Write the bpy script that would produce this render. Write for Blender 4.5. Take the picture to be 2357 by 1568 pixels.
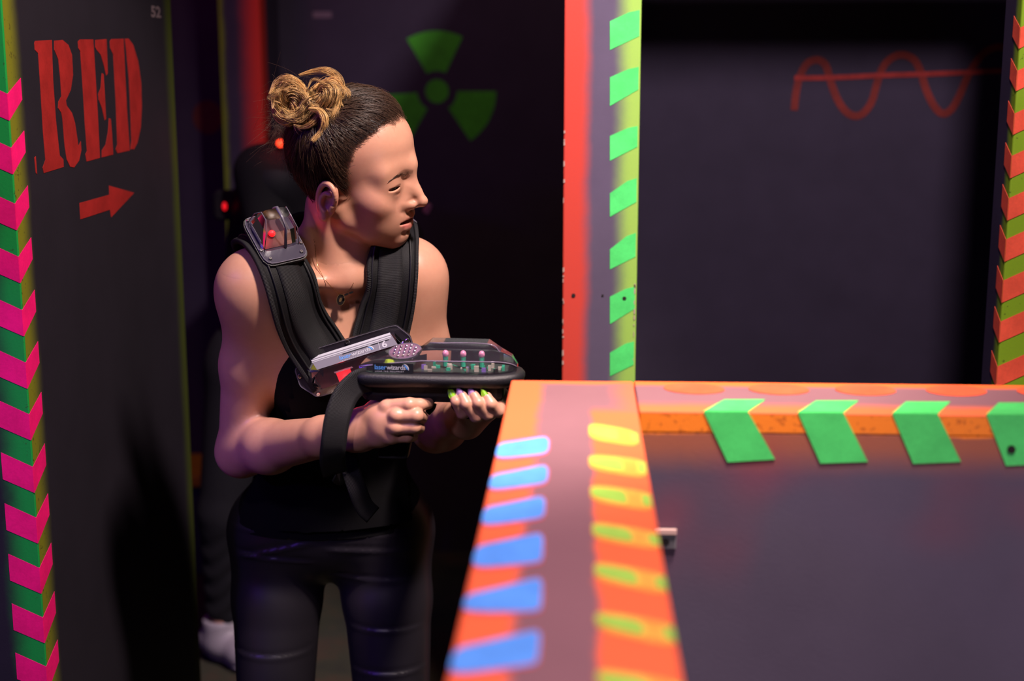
import bpy, bmesh, math, random
import numpy as np
from mathutils import Vector, Matrix

# ------------------------------------------------------------------ camera, light, exposure
scene = bpy.context.scene
for o in list(bpy.data.objects):
    bpy.data.objects.remove(o)
W, H, F = 2357.0, 1568.0, 3270.0
CAM = Vector((0.0, 0.0, 1.5))
PITCH = math.atan(644.0 / F)
YAW = math.atan(153.0 / F)
cam_d = bpy.data.cameras.new('camera')
cam = bpy.data.objects.new('camera', cam_d)
scene.collection.objects.link(cam)
cam.location = CAM
cam.rotation_euler = (math.pi / 2 - PITCH, 0, YAW)
cam_d.sensor_width = 36.0
cam_d.lens = 36.0 * F / W
cam_d.clip_start = 0.02
cam_d.dof.use_dof = True
cam_d.dof.focus_distance = 1.97
cam_d.dof.aperture_fstop = 2.8
scene.camera = cam

world = bpy.data.worlds.new('world')
scene.world = world
world.use_nodes = True
world.node_tree.nodes['Background'].inputs[0].default_value = (0.35, 0.12, 0.5, 1)
world.node_tree.nodes['Background'].inputs[1].default_value = 0.003

def lamp(name, kind, loc, target, power, color, **kw):
    d = bpy.data.lights.new(name, kind)
    d.energy = power
    d.color = color
    for k, v in kw.items():
        setattr(d, k, v)
    o = bpy.data.objects.new(name, d)
    scene.collection.objects.link(o)
    o.location = loc
    o.rotation_euler = (Vector(target) - Vector(loc)).to_track_quat('-Z', 'Y').to_euler()
    return o

# overhead arena spot slightly right of the camera (main light)
lamp('key_spot', 'SPOT', (0.47, 1.13, 2.96), (-0.27, 1.95, 1.22), 430, (1.0, 0.82, 0.74),
     spot_size=math.radians(52), spot_blend=0.55, shadow_soft_size=0.11)
# unseen fill spot added to brighten the barrier tops
lamp('barrier_fill', 'SPOT', (0.42, 0.80, 2.9), (0.48, 0.98, 1.0), 190, (1.0, 0.76, 0.80),
     spot_size=math.radians(68), spot_blend=0.35, shadow_soft_size=0.10)
# added low fill that brightens only the front of the right barrier
lamp('low_fill', 'SPOT', (1.05, 0.15, 0.55), (0.55, 1.45, 0.95), 26, (0.95, 0.82, 1.0),
     spot_size=math.radians(80), spot_blend=0.6, shadow_soft_size=0.08)
# invented wash, put in to light the wall of the right bay
lamp('bay_fill', 'SPOT', (0.45, 1.2, 2.9), (0.42, 3.15, 1.15), 205, (1.0, 0.78, 0.98),
     spot_size=math.radians(66), spot_blend=0.7, shadow_soft_size=0.06)
# ultraviolet tube over the corridor on the left
lamp('violet_tube', 'AREA', (-1.75, 0.95, 2.2), (-0.75, 2.0, 1.0), 9, (0.20, 0.05, 1.0),
     shape='RECTANGLE', size=1.2, size_y=0.08)
# extra narrow violet fill added to turn the left partition end blue
lamp('violet_fill', 'SPOT', (-1.5, 0.85, 1.5), (-0.86, 1.85, 0.9), 22, (0.16, 0.03, 1.0),
     spot_size=math.radians(34), spot_blend=0.6, shadow_soft_size=0.03)
# low spot behind the camera on the left, reaching the legs and the floor
lamp('floor_spot', 'SPOT', (-0.62, -0.35, 2.6), (-0.40, 2.2, 0.28), 60, (0.85, 0.70, 1.0),
     spot_size=math.radians(27), spot_blend=0.7, shadow_soft_size=0.08)
# dim fill added to lift the far wall and its trefoil
lamp('corridor_fill', 'SPOT', (-0.25, 2.75, 2.9), (-0.35, 4.2, 1.55), 22, (1.0, 0.70, 0.76),
     spot_size=math.radians(80), spot_blend=0.9, shadow_soft_size=0.1)
# red arena lamp in the corridor behind
lamp('red_spot', 'SPOT', (-1.3, 2.75, 2.7), (-0.5, 4.0, 1.2), 10, (1.0, 0.1, 0.06),
     spot_size=math.radians(100), spot_blend=0.8, shadow_soft_size=0.1)

scene.view_settings.view_transform = 'Standard'
scene.view_settings.look = 'None'
scene.view_settings.gamma = 1.0
scene.view_settings.exposure = 0.0
scene.view_settings.use_curve_mapping = False

# ------------------------------------------------------------------ projection helpers
cy_, sy_ = math.cos(YAW), math.sin(YAW)
cp_, sp_ = math.cos(PITCH), math.sin(PITCH)
def ray(px, py):
    a, b = (px - W / 2) / F, (H / 2 - py) / F
    x, y, z = a, cp_ + b * sp_, -sp_ + b * cp_
    return Vector((x * cy_ - y * sy_, x * sy_ + y * cy_, z))
def P(px, py, Y):
    r = ray(px, py); return CAM + r * (Y / r.y)
def PX(px, py, X):
    r = ray(px, py); return CAM + r * (X / r.x)
def PZ(px, py, Z):
    r = ray(px, py); return CAM + r * ((Z - CAM.z) / r.z)

# ------------------------------------------------------------------ object helpers
def link(o, parent=None):
    scene.collection.objects.link(o)
    if parent is not None:
        o.parent = parent
        o.matrix_parent_inverse = Matrix.Identity(4)
        if parent.type == 'EMPTY':
            # parts are written in world coordinates
            pass
    return o
def tag(o, label=None, cat=None, group=None, kind=None):
    if label: o['label'] = label
    if cat: o['category'] = cat
    if group: o['group'] = group
    if kind: o['kind'] = kind
    return o
def root(name, loc, label=None, cat=None, group=None, kind=None):
    o = bpy.data.objects.new(name, None)
    o.empty_display_size = 0.1
    scene.collection.objects.link(o)
    o.location = loc
    return tag(o, label, cat, group, kind)
def world_loc(o):
    v = Vector(o.location)
    return v if o.parent is None else v + world_loc(o.parent)
def build(name, verts, faces, mat, parent=None, smooth=False):
    """mesh from world-space vertices; origin sits at the parent's origin"""
    off = world_loc(parent) if parent is not None else Vector((0, 0, 0))
    me = bpy.data.meshes.new(name)
    v = np.asarray([tuple(p) for p in verts], dtype=np.float64) - np.array(off)
    me.from_pydata(v.tolist(), [], [tuple(f) for f in faces])
    me.validate()
    if mat is not None: me.materials.append(mat)
    if smooth: me.polygons.foreach_set('use_smooth', [True] * len(me.polygons))
    o = bpy.data.objects.new(name, me)
    return link(o, parent)
def from_bm(name, bm, mat, parent=None, smooth=False):
    bm.verts.index_update()
    vs = [v.co.copy() for v in bm.verts]
    fs = [[v.index for v in f.verts] for f in bm.faces]
    bm.free()
    return build(name, vs, fs, mat, parent, smooth)
def box_bm(lo, hi, bevel=0.0, seg=2, M=None):
    bm = bmesh.new()
    bmesh.ops.create_cube(bm, size=1.0)
    lo, hi = Vector(lo), Vector(hi)
    for v in bm.verts:
        v.co = Vector((lo[i] + (v.co[i] + .5) * (hi[i] - lo[i]) for i in range(3)))
    if bevel > 0:
        bmesh.ops.bevel(bm, geom=list(bm.edges), offset=bevel, segments=seg, profile=.5, affect='EDGES')
    if M is not None: bmesh.ops.transform(bm, matrix=M, verts=bm.verts)
    return bm
def box(name, lo, hi, mat, parent=None, bevel=0.0, M=None, smooth=False):
    return from_bm(name, box_bm(lo, hi, bevel, M=M), mat, parent, smooth)
def decal(name, pts, normal, mat, parent, lift=0.0005, thick=0.0005):
    """flat painted patch: thin prism standing on a surface"""
    n = Vector(normal).normalized()
    k = len(pts)
    base = [Vector(p) + n * (lift - thick) for p in pts]
    top = [Vector(p) + n * lift for p in pts]
    c = sum(((top[(i + 1) % k] - top[0]).cross(top[(i + 2) % k] - top[0]) for i in range(k)), Vector())
    faces = [list(range(k, 2 * k))]
    if c.dot(n) < 0: faces = [list(range(2 * k - 1, k - 1, -1))]
    for i in range(k):
        j = (i + 1) % k
        faces.append((i, j, k + j, k + i))
    o = build(name, base + top, faces, mat, parent)
    return o
def tube(pts, radii, n=8, cap=True):
    pts = [Vector(p) for p in pts]
    if not hasattr(radii, '__len__'): radii = [radii] * len(pts)
    V, Fc = [], []
    up = Vector((0, 0, 1))
    for i, p in enumerate(pts):
        t = (pts[min(i + 1, len(pts) - 1)] - pts[max(i - 1, 0)]).normalized()
        a = t.cross(up)
        if a.length < 1e-3: a = t.cross(Vector((1, 0, 0)))
        a.normalize(); b = t.cross(a).normalized()
        for k in range(n):
            w = 2 * math.pi * k / n
            V.append(p + (a * math.cos(w) + b * math.sin(w)) * radii[i])
    for i in range(len(pts) - 1):
        for k in range(n):
            Fc.append((i * n + k, i * n + (k + 1) % n, (i + 1) * n + (k + 1) % n, (i + 1) * n + k))
    if cap:
        Fc.append(tuple(range(n - 1, -1, -1)))
        Fc.append(tuple(range((len(pts) - 1) * n, len(pts) * n)))
    return V, Fc
def spline(pts, n):
    """Catmull-Rom through points"""
    pts = [np.array(p, float) for p in pts]
    p = [2 * pts[0] - pts[1]] + pts + [2 * pts[-1] - pts[-2]]
    out = []
    segs = len(pts) - 1
    for i in range(n):
        u = i / (n - 1) * segs
        k = min(int(u), segs - 1); t = u - k
        a, b, c, d = p[k], p[k + 1], p[k + 2], p[k + 3]
        out.append(.5 * ((2 * b) + (c - a) * t + (2 * a - 5 * b + 4 * c - d) * t * t + (3 * b - a - 3 * c + d) * t ** 3))
    return out

# ------------------------------------------------------------------ materials
def lin(c):
    c = c / 255.0
    return c / 12.92 if c <= .04045 else ((c + .055) / 1.055) ** 2.4
def C(r, g, b): return (lin(r), lin(g), lin(b), 1.0)
class N:
    """tiny node-tree writer"""
    def __init__(s, name):
        s.m = bpy.data.materials.new(name); s.m.use_nodes = True
        s.t = s.m.node_tree; s.b = s.t.nodes['Principled BSDF']; s.out = s.t.nodes['Material Output']
    def node(s, typ, **kw):
        n = s.t.nodes.new(typ)
        for k, v in kw.items(): setattr(n, k, v)
        return n
    def lk(s, a, b): s.t.links.new(a, b)
    def math(s, op, a, b=None, clamp=False):
        n = s.node('ShaderNodeMath', operation=op); n.use_clamp = clamp
        for i, x in enumerate((a, b)):
            if x is None: continue
            if hasattr(x, 'links'): s.lk(x, n.inputs[i])
            else: n.inputs[i].default_value = x
        return n.outputs[0]
    def mix(s, f, a, b, blend='MIX'):
        n = s.node('ShaderNodeMix', data_type='RGBA', blend_type=blend)
        for i, x in ((0, f), (6, a), (7, b)):
            if hasattr(x, 'links'): s.lk(x, n.inputs[i])
            else: n.inputs[i].default_value = x
        return n.outputs[2]
    def coord(s, what='Object'):
        return s.node('ShaderNodeTexCoord').outputs[what]
    def pos(s):
        return s.node('ShaderNodeNewGeometry').outputs['Position']
    def sep(s, v):
        n = s.node('ShaderNodeSeparateXYZ'); s.lk(v, n.inputs[0]); return n.outputs
    def noise(s, v, scale, detail=4, rough=.6, out=0):
        n = s.node('ShaderNodeTexNoise'); n.inputs['Scale'].default_value = scale
        n.inputs['Detail'].default_value = detail; n.inputs['Roughness'].default_value = rough
        if v is not None: s.lk(v, n.inputs['Vector'])
        return n.outputs[out]
    def ramp(s, f, stops):
        n = s.node('ShaderNodeValToRGB'); s.lk(f, n.inputs[0]); e = n.color_ramp.elements
        while len(e) < len(stops): e.new(.5)
        for el, (p, c) in zip(e, stops): el.position = p; el.color = c if len(c) == 4 else (*c, 1)
        return n.outputs[0]
    def smooth(s, x, a, b):
        n = s.node('ShaderNodeMapRange', interpolation_type='SMOOTHSTEP')
        s.lk(x, n.inputs[0]); n.inputs[1].default_value = a; n.inputs[2].default_value = b
        return n.outputs[0]
    def bump(s, h, strength=.3, dist=.001):
        n = s.node('ShaderNodeBump'); n.inputs['Strength'].default_value = strength; n.inputs['Distance'].default_value = dist
        s.lk(h, n.inputs['Height']); s.lk(n.outputs[0], s.b.inputs['Normal'])
    def base(s, c):
        if hasattr(c, 'links'): s.lk(c, s.b.inputs['Base Color'])
        else: s.b.inputs['Base Color'].default_value = c
    def set(s, **kw):
        for k, v in kw.items(): s.b.inputs[k.replace('_', ' ')].default_value = v
        return s
def plain(name, c, rough=.6, spec=.3, metal=0.0, noise=None, bump=None):
    n = N(name)
    n.set(Roughness=rough, Metallic=metal); n.b.inputs['Specular IOR Level'].default_value = spec
    if noise:
        f = n.noise(n.coord(), noise[0], 5)
        n.base(n.mix(n.math('MULTIPLY', f, 1.0), tuple(x * (1 - noise[1]) for x in c[:3]) + (1,), tuple(min(1, x * (1 + noise[1])) for x in c[:3]) + (1,)))
    else: n.base(c)
    if bump: n.bump(n.noise(n.coord(), bump[0], 4), bump[1], bump[2])
    return n.m
def emit(name, c, strength):
    n = N(name); n.base((0.02, 0.02, 0.02, 1))
    n.b.inputs['Emission Color'].default_value = c; n.b.inputs['Emission Strength'].default_value = strength
    return n.m
GREY = (0.034, 0.027, 0.042, 1)       # dark matt arena paint
ORANGE = (0.90, 0.115, 0.045, 1); RED = (0.30, 0.015, 0.014, 1); GREEN = (0.07, 0.62, 0.13, 1)
LIME = (0.34, 0.62, 0.08, 1); MAGENTA = (0.80, 0.005, 0.15, 1); BLUE = (0.10, 0.35, 0.90, 1); YELLOW = (0.95, 0.42, 0.06, 1)
def paint(name, c, var=.18, rough=.62):
    n = N(name); n.set(Roughness=rough); n.b.inputs['Specular IOR Level'].default_value = .25
    f = n.noise(n.pos(), 22, 5, .65)
    k = n.noise(n.pos(), 260, 3, .6)
    f2 = n.math('ADD', n.math('MULTIPLY', f, .75), n.math('MULTIPLY', k, .25))
    n.base(n.mix(n.smooth(f2, .3, .7), tuple(x * (1 - var) for x in c[:3]) + (1,), tuple(min(1, x * (1 + var * .6)) for x in c[:3]) + (1,)))
    n.bump(k, .15, .0008)
    return n.m
M = dict(
    grey=plain('dark_arena_paint', GREY, .7, .2, noise=(9, .25), bump=(180, .12, .001)),
    orange=paint('orange_paint', ORANGE), red=paint('red_stencil_paint', RED, .25), green=paint('green_paint', GREEN),
    lime=paint('lime_paint', LIME), magenta=paint('magenta_paint', MAGENTA), blue=paint('blue_paint', BLUE),
    yellow=paint('yellow_paint', YELLOW), pink=paint('pink_fringe', (.70, .12, .17, 1)),
    black=plain('black_paint', (.01, .009, .011, 1), .6, .2),
)
def spray(name, axis, bands, speck=None, ymax=None, gs=1.0):
    """dark paint with soft sprayed bands along a world axis: bands = [(lo0, lo1, hi1, hi0, colour)]"""
    n = N(name); n.set(Roughness=.65); n.b.inputs['Specular IOR Level'].default_value = .2
    pos = n.pos(); xyz = n.sep(pos)
    wob = n.math('MULTIPLY', n.math('SUBTRACT', n.noise(pos, 9, 4), .5), .02)
    col = n.mix(n.noise(pos, 8, 5), tuple(v * .78 * gs for v in GREY[:3]) + (1,), tuple(v * 1.25 * gs for v in GREY[:3]) + (1,))
    for ax, a0, a1, b1, b0, c in bands:
        x = n.math('ADD', xyz[ax], wob)
        m = None
        if a0 is not None: m = n.smooth(x, a0, a1)
        if b0 is not None:
            m2 = n.math('SUBTRACT', 1.0, n.smooth(x, b1, b0))
            m = m2 if m is None else n.math('MULTIPLY', m, m2)
        g = n.math('MULTIPLY', m, n.math('ADD', .88, n.math('MULTIPLY', n.noise(pos, 300, 2), .2)), clamp=True)
        if ymax is not None: g = n.math('MULTIPLY', g, n.math('SUBTRACT', 1.0, n.smooth(n.math('ADD', xyz[1], wob), ymax, ymax + .04)))
        col = n.mix(g, col, c)
    if speck:
        s = n.smooth(n.noise(pos, speck, 2, .5), .66, .72)
        col = n.mix(n.math('MULTIPLY', s, .55), col, (.02, .012, .01, 1))
    n.base(col)
    n.bump(n.noise(pos, 240, 3), .15, .001)
    return n.m
def text_mesh(name, s, size, mat, parent, origin, ax, ay, lift=.0006, align='LEFT', spacing=1.0, bold=0.0, sx=1.0):
    cu = bpy.data.curves.new(name + '_c', 'FONT'); cu.body = s; cu.size = size; cu.align_x = align
    cu.space_character = spacing; cu.resolution_u = 3; cu.offset = bold
    tmp = bpy.data.objects.new('tmp', cu); scene.collection.objects.link(tmp)
    me = bpy.data.meshes.new_from_object(tmp.evaluated_get(bpy.context.evaluated_depsgraph_get()))
    bpy.data.objects.remove(tmp); bpy.data.curves.remove(cu)
    ax, ay = Vector(ax).normalized(), Vector(ay).normalized(); n = ax.cross(ay).normalized()
    vs = [Vector(origin) + ax * v.co.x * sx + ay * v.co.y + n * lift for v in me.vertices]
    fs = [list(p.vertices) for p in me.polygons]
    bpy.data.meshes.remove(me)
    return build(name, vs, fs, mat, parent)
# ------------------------------------------------------------------ the setting
fl = N('carpet'); fl.set(Roughness=.95)
pp = fl.pos()
fc = fl.ramp(fl.noise(pp, 7, 6, .7), [(.3, (.012, .012, .006)), (.5, (.035, .038, .014)), (.62, (.07, .035, .014)), (.75, (.03, .05, .012))])
fl.base(fl.mix(fl.noise(pp, 400, 2), fc, (.015, .014, .01, 1))); fl.bump(fl.noise(pp, 500, 2), .6, .004)
tag(box('floor', (-3.2, -1.2, -.06), (3.2, 5.2, 0), fl.m), kind='structure')
tag(box('ceiling', (-3.2, -1.2, 3.0), (3.2, 5.2, 3.06), M['black']), kind='structure')

# --- partition with the stencilled word, running away from the camera
YL0 = 1.85
XL = P(17, 216, YL0).x
YL1 = PX(402, 216, XL).y
wl = spray('stencil_partition_paint', 0, [
    (0, XL - .075, XL - .02, None, None, (.03, .55, .07, 1)),
    (1, None, None, YL0 + .006, YL0 + .05, (.20, .33, .015, 1)),
    (1, YL1 - .045, YL1 - .004, None, None, (.22, .34, .01, 1))])
# the green overspray on the end face must not cover the long side: keep it to the end face by position
nn = wl.node_tree
wall_left = tag(box('wall_left', (XL - .17, YL0, 0), (XL, YL1, 2.05), None, bevel=.0012), kind='structure')
def left_mat():
    n = N('stencil_partition_paint'); n.set(Roughness=.65); n.b.inputs['Specular IOR Level'].default_value = .2
    pos = n.pos(); x, y, z = n.sep(pos)
    wob = n.math('MULTIPLY', n.math('SUBTRACT', n.noise(pos, 11, 4), .5), .03)
    col = n.mix(n.noise(pos, 8, 5), tuple(v * .34 for v in GREY[:3]) + (1,), tuple(v * .56 for v in GREY[:3]) + (1,))
    end = n.math('LESS_THAN', y, YL0 + .0035)
    a = n.smooth(n.math('ADD', n.math('ADD', x, wob), n.math('MULTIPLY', n.smooth(z, 1.3, 1.5), .05)), XL - .050, XL - .012)
    col = n.mix(n.math('MULTIPLY', end, a), col, (.008, .26, .04, 1))
    b = n.math('SUBTRACT', 1.0, n.smooth(n.math('ADD', y, n.math('MULTIPLY', wob, .6)), YL0 + .012, YL0 + .06))
    col = n.mix(n.math('MULTIPLY', n.math('SUBTRACT', 1.0, end), b), col, (.16, .16, .01, 1))
    c = n.smooth(n.math('ADD', y, n.math('MULTIPLY', wob, .5)), YL1 - .06, YL1 - .01)
    col = n.mix(n.math('MULTIPLY', c, .8), col, (.05, .066, .006, 1))
    s = n.smooth(n.noise(pos, 120, 3, .6), .62, .68)
    edge = n.math('SUBTRACT', 1.0, n.smooth(n.math('ABSOLUTE', n.math('SUBTRACT', x, XL), None), .0, .02))
    col = n.mix(n.math('MULTIPLY', n.math('MULTIPLY', s, edge), n.math('MULTIPLY', b, .7)), col, (.03, .02, .01, 1))
    n.base(col); n.bump(n.noise(pos, 240, 3), .15, .001)
    return n.m
wall_left.data.materials.clear(); wall_left.data.materials.append(left_mat())
bpy.data.materials.remove(wl)
# stencil letters traced on the wall plane, pixel pairs are from an enlarged view
S5 = 2.614
LET = [
 ('letter_r', [[(205,262),(210,246),(310,240),(318,480),(335,720),(358,935),(380,960),(382,1005),(262,1042),(255,1010),(272,962),(258,800),(240,500),(228,320),(208,300)],
               [(325,245),(375,240),(410,270),(432,330),(438,450),(425,540),(395,605),(400,635),(432,680),(450,740),(465,840),(470,880),(485,850),(488,905),(475,965),(445,1008),(420,1003),(400,960),(388,880),(375,720),(368,680),(348,650),(350,612),(368,580),(362,480),(350,360),(325,300)]]),
 ('letter_e', [[(467,250),(480,237),(560,237),(570,400),(585,650),(600,950),(520,972),(512,930),(522,910),(510,750),(495,500),(482,310),(470,290)],
               [(572,240),(640,235),(647,440),(638,455),(625,400),(605,330),(580,300),(572,285)],
               [(612,440),(622,445),(630,580),(637,715),(628,725),(612,650),(592,600),(590,565),(605,530)],
               [(655,712),(665,715),(672,800),(680,930),(612,947),(612,905),(635,870),(648,800)]]),
 ('letter_d', [[(660,247),(670,235),(742,233),(752,450),(765,700),(780,905),(705,922),(695,900),(705,870),(695,600),(680,330),(662,290)],
               [(750,233),(772,232),(800,270),(830,370),(848,500),(852,640),(845,770),(825,860),(805,898),(785,897),(790,850),(785,700),(775,480),(760,320)]]),
]
for nm, polys in LET:
    for poly in polys:
        decal(nm, [PX(x / S5, y / S5, XL) for x, y in poly], (1, 0, 0), M['red'], wall_left)
decal('arrow', [PX(x / S5, y / S5, XL) for x, y in [(477,1222),(657,1172),(655,1117),(806,1160),(668,1308),(660,1262),(483,1320)]], (1, 0, 0), M['red'], wall_left)
decal('paint_drip', [PX(x / S5, y / S5, XL) for x, y in [(205,950),(214,940),(222,1050),(214,1040)]], (1, 0, 0), M['red'], wall_left)
# small pale number stencilled near the top corner
M['pale'] = plain('pale_stencil_paint', (.14, .10, .115, 1), .7)
a0 = PX(347, 38, XL)
text_mesh('number', '52', .026, M['pale'], wall_left, a0, (0, 1, 0), (0, 0, 1), bold=.001, sx=2.3)
# chevrons wrapping the near corner
ys = [92, 216, 340, 469, 591, 714, 835, 954, 1075, 1192, 1308, 1422, 1535, 1650]
for i, y in enumerate(ys):
    if i == 0: continue
    h = 62 - .25 * i
    xc = 21 + .067 * y * 1.0
    t = P(xc + 6, y, YL0); b = P(xc + 10, y + h, YL0)
    zt, zb = t.z, b.z
    dz = .020
    decal('chevron_stripe', [(XL, YL0, zt), (XL - .043, YL0, zt + dz), (XL - .043, YL0, zb + dz * .95), (XL, YL0, zb)], (0, -1, 0), M['magenta'], wall_left, .0004)
    decal('chevron_stripe', [(XL, YL0, zt), (XL, YL0 + .048, zt + .020), (XL, YL0 + .048, zb + .026), (XL, YL0, zb)], (1, 0, 0), M['magenta'], wall_left, .0004)

# --- back wall with the trefoil
YB = 4.2
wall_back = tag(box('wall_back', (-3.2, YB, 0), (.35, YB + .1, 2.6), M['grey']), kind='structure')
M['sign_green'] = paint('sign_green_paint', (.05, .36, .012, 1))
trefoil_c = P(1006, 210, YB)
sc_px = (P(1106, 210, YB) - trefoil_c).length / 100
def tre(name, r0, r1, a0, a1, n=14):
    pts = []
    for k in range(n + 1):
        a = math.radians(a0 + (a1 - a0) * k / n); pts.append((r1 * math.cos(a), r1 * math.sin(a)))
    if r0 > 0:
        for k in range(n, -1, -1):
            a = math.radians(a0 + (a1 - a0) * k / n); pts.append((r0 * math.cos(a), r0 * math.sin(a)))
    decal(name, [trefoil_c + Vector((x * sc_px, 0, z * sc_px)) for x, z in pts], (0, -1, 0), M['sign_green'], wall_back, .001, .001)
tre('trefoil_hub', 0, 27, 0, 345, 22)
for a in (92, 212, 332):
    tre('trefoil_blade', 46, 136, a - 28, a + 28)
M['dimorange'] = paint('dull_orange_paint', (.09, .02, .006, 1))
c0 = P(478, 270, YB)
decal('painted_dot', [c0 + Vector((.045 * math.cos(k * .393), 0, .05 * math.sin(k * .393))) for k in range(16)], (0, -1, 0), M['dimorange'], wall_back, .001)
lb = P(740, 34, YB)
decal('paper_label', [lb + Vector((x, 0, z)) for x, z in ((-.025, -.009), (.03, -.009), (.03, .009), (-.025, .009))], (0, -1, 0), M['pale'], wall_back, .001)
# corridor side wall far left, and the enclosing walls
tag(box('wall_far_left', (-3.2, 2.6, 0), (-3.1, YB, 2.6), M['grey']), kind='structure')

# low yellow edged plinth at the end of the corridor
pl = root('low_plinth', P(490, 1250, 4.02) * 1.0, 'low dark plinth with a dull yellow edge at the corridor end', 'plinth')
q = P(490, 1108, 3.95); pl.location = (q.x, 4.05, 0)
box('body', (q.x - .5, 3.97, 0), (q.x + .25, YB, q.z - .02), M['grey'], pl, .003)
M['dullyellow'] = paint('dull_yellow_paint', (.42, .20, .012, 1))
box('edge_strip', (q.x - .5, 3.955, q.z - .02), (q.x + .25, YB, q.z + .012), M['dullyellow'], pl, .003)

# --- wall end with green and red edges in the corridor
YE = 3.95
pe0, pe1 = P(512, 300, YE), P(607, 300, YE)
x0e, x1e = pe0.x, pe1.x
bl = root('painted_partition', ((x0e + x1e) / 2, YE, 0), 'dark partition end with green left edge and red right edge behind the woman', 'partition')
me_ = spray('corridor_partition_paint', 0, [
    (0, None, None, x0e + .004, x0e + .022, (.15, .20, .01, 1)),
    (0, x1e - .075, x1e - .006, None, None, (.55, .03, .015, 1))], ymax=YE + .05)
box('panel', (x0e, YE, 0), (x1e, YB - .002, 2.3), me_, bl, .003)

# --- centre post: end of the partition that divides the two bays
YC = 2.35
cl, cr = P(1297, 300, YC).x, P(1472, 300, YC).x
post = root('painted_post', ((cl + cr) / 2, YC, 0), 'tall dark wall end with orange left edge and green striped right edge', 'post')
pm = spray('centre_post_paint', 0, [
    (0, None, None, cl + .026, cl + .052, (.48, .046, .028, 1)),
    (0, cr - .046, cr - .012, None, None, (.25, .44, .07, 1))], ymax=YC + .03, gs=2.4)
box('panel', (cl, YC, 0), (cr, YB - .002, 2.2), pm, post, .003)
LT = [49, 178, 313, 445, 574, 683, 812]; LB = [115, 244, 370, 499, 620, 746, 866]
RT = [23, 154, 290, 410, 536, 660, 786]; RB = [83, 206, 338, 465, 591, 711, 840]
for a, b, c, d in zip(LT, LB, RT, RB):
    L = P(1404, a, YC); L2 = P(1404, b, YC)
    zr, zr2 = P(1470, c, YC).z, P(1468, d, YC).z
    pts = [(L.x, YC, L.z), (L.x + (cr - L.x) * .6, YC, L.z + (zr - L.z) * .8), (cr - .003, YC, zr), (cr - .003, YC, zr2), (L2.x, YC, L2.z)]
    decal('green_stripe', pts, (0, -1, 0), M['green'], post, .0008)
M['nick'] = plain('chipped_paint', (.35, .25, .2, 1), .8)
M['hole'] = plain('screw_hole', (.012, .008, .008, 1), .8)
rn = random.Random(3)
for px, py in ((1320, 680), (1437, 687), (1387, 680)):
    c = P(px, py, YC); r = .0035 if px != 1387 else .002
    decal('screw_hole', [c + Vector((r * math.cos(k * .785), 0, r * math.sin(k * .785))) for k in range(8)], (0, -1, 0), M['hole'], post, .0012)
for k in range(26):
    left = k % 3 != 0
    z = P(1300, rn.uniform(300, 860) if left else rn.uniform(600, 860), YC).z
    x = cl + .0005 if left else cr - .0045
    w, h = rn.uniform(.001, .003), rn.uniform(.003, .012)
    decal('paint_chip', [(x, YC, z), (x + w, YC, z + h * .2), (x + w * .8, YC, z + h), (x, YC, z + h * .8)], (0, -1, 0), M['nick'], post, .0012)

# --- right bay back wall with the sine wave
YW = 3.15
wall_right = tag(box('wall_right', (cr + .001, YW, 0), (1.75, YW + .08, 2.4), M['grey']), kind='structure')
M['wave'] = paint('wave_paint', (.17, .020, .012, 1), .3); M['axis'] = paint('axis_paint', (.30, .028, .020, 1), .3)
def ribbon(name, pts, w, mat, parent, n=40, lift=.001):
    c = [Vector(p) for p in spline(pts, n)]
    A, B = [], []
    for i, p in enumerate(c):
        t = (c[min(i + 1, n - 1)] - c[max(i - 1, 0)]).normalized()
        s = Vector((-t.z, 0, t.x)) * w / 2
        A.append(p + s + Vector((0, -lift, 0))); B.append(p - s + Vector((0, -lift, 0)))
    build(name, A + B, [(i, i + 1, n + i + 1, n + i) for i in range(n - 1)], mat, parent)
S2 = 3.408
wv = [(300,865),(315,720),(345,600),(400,500),(480,468),(545,510),(580,620),(630,760),(700,870),(780,910),(850,880),(910,790),(950,650),(1000,520),(1080,445),(1160,430),(1240,470),(1290,560),(1330,690),(1390,820),(1460,890),(1530,860),(1590,760),(1660,600),(1740,470),(1830,390),(1940,370),(2060,420)]
ribbon('wave_line', [P(1740 + x / S2, y / S2, YW) for x, y in wv], .016, M['wave'], wall_right, 160, .001)
ribbon('axis_line', [P(1740 + x / S2, y / S2, YW) for x, y in [(300,612),(600,608),(1000,590),(1400,578),(1950,555),(2100,550)]], .011, M['axis'], wall_right, 30, .0016)

# --- right post with red and green stripes
YR = 2.2
rp = P(2353, 5, YR).x
rpost = root('striped_post', (rp + .07, YR, 0), 'tall post with red and green diagonal stripes at right edge', 'post')
rm = spray('striped_post_paint', 0, [(1, None, None, YR + .012, YR + .035, (.22, .40, .012, 1))], speck=90)
box('panel', (rp, YR, 0), (rp + .16, YR + .085, 2.2), rm, rpost, .003)
zl = [(110,195),(283,365),(455,540),(625,715),(795,885),(960,1050),(1125,1215),(1290,1375),(1470,1555)]
for a, b in zl:
    px = 2353 - (a / 1.743) * .0535
    za, zb = P(px, a / 1.743, YR).z, P(px, b / 1.743, YR).z
    decal('red_stripe', [(rp, YR, za), (rp + .155, YR, za + .075), (rp + .155, YR, zb + .075), (rp, YR, zb)], (0, -1, 0), M['orange'], rpost, .0008)
    decal('red_stripe', [(rp, YR, za), (rp, YR + .035, za + .018), (rp, YR + .035, zb + .018), (rp, YR, zb)], (-1, 0, 0), M['orange'], rpost, .0008)
# unseen beam added above the frame to shade a band of the bay wall
hb = root('shadow_beam', (.45, 2.33, 2.13), 'unseen beam added above the right bay as a shadow caster', 'beam')
box('beam', (cr - .002, 2.27, 2.125), (rp + .12, 2.335, 2.185), M['grey'], hb, .003)

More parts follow.
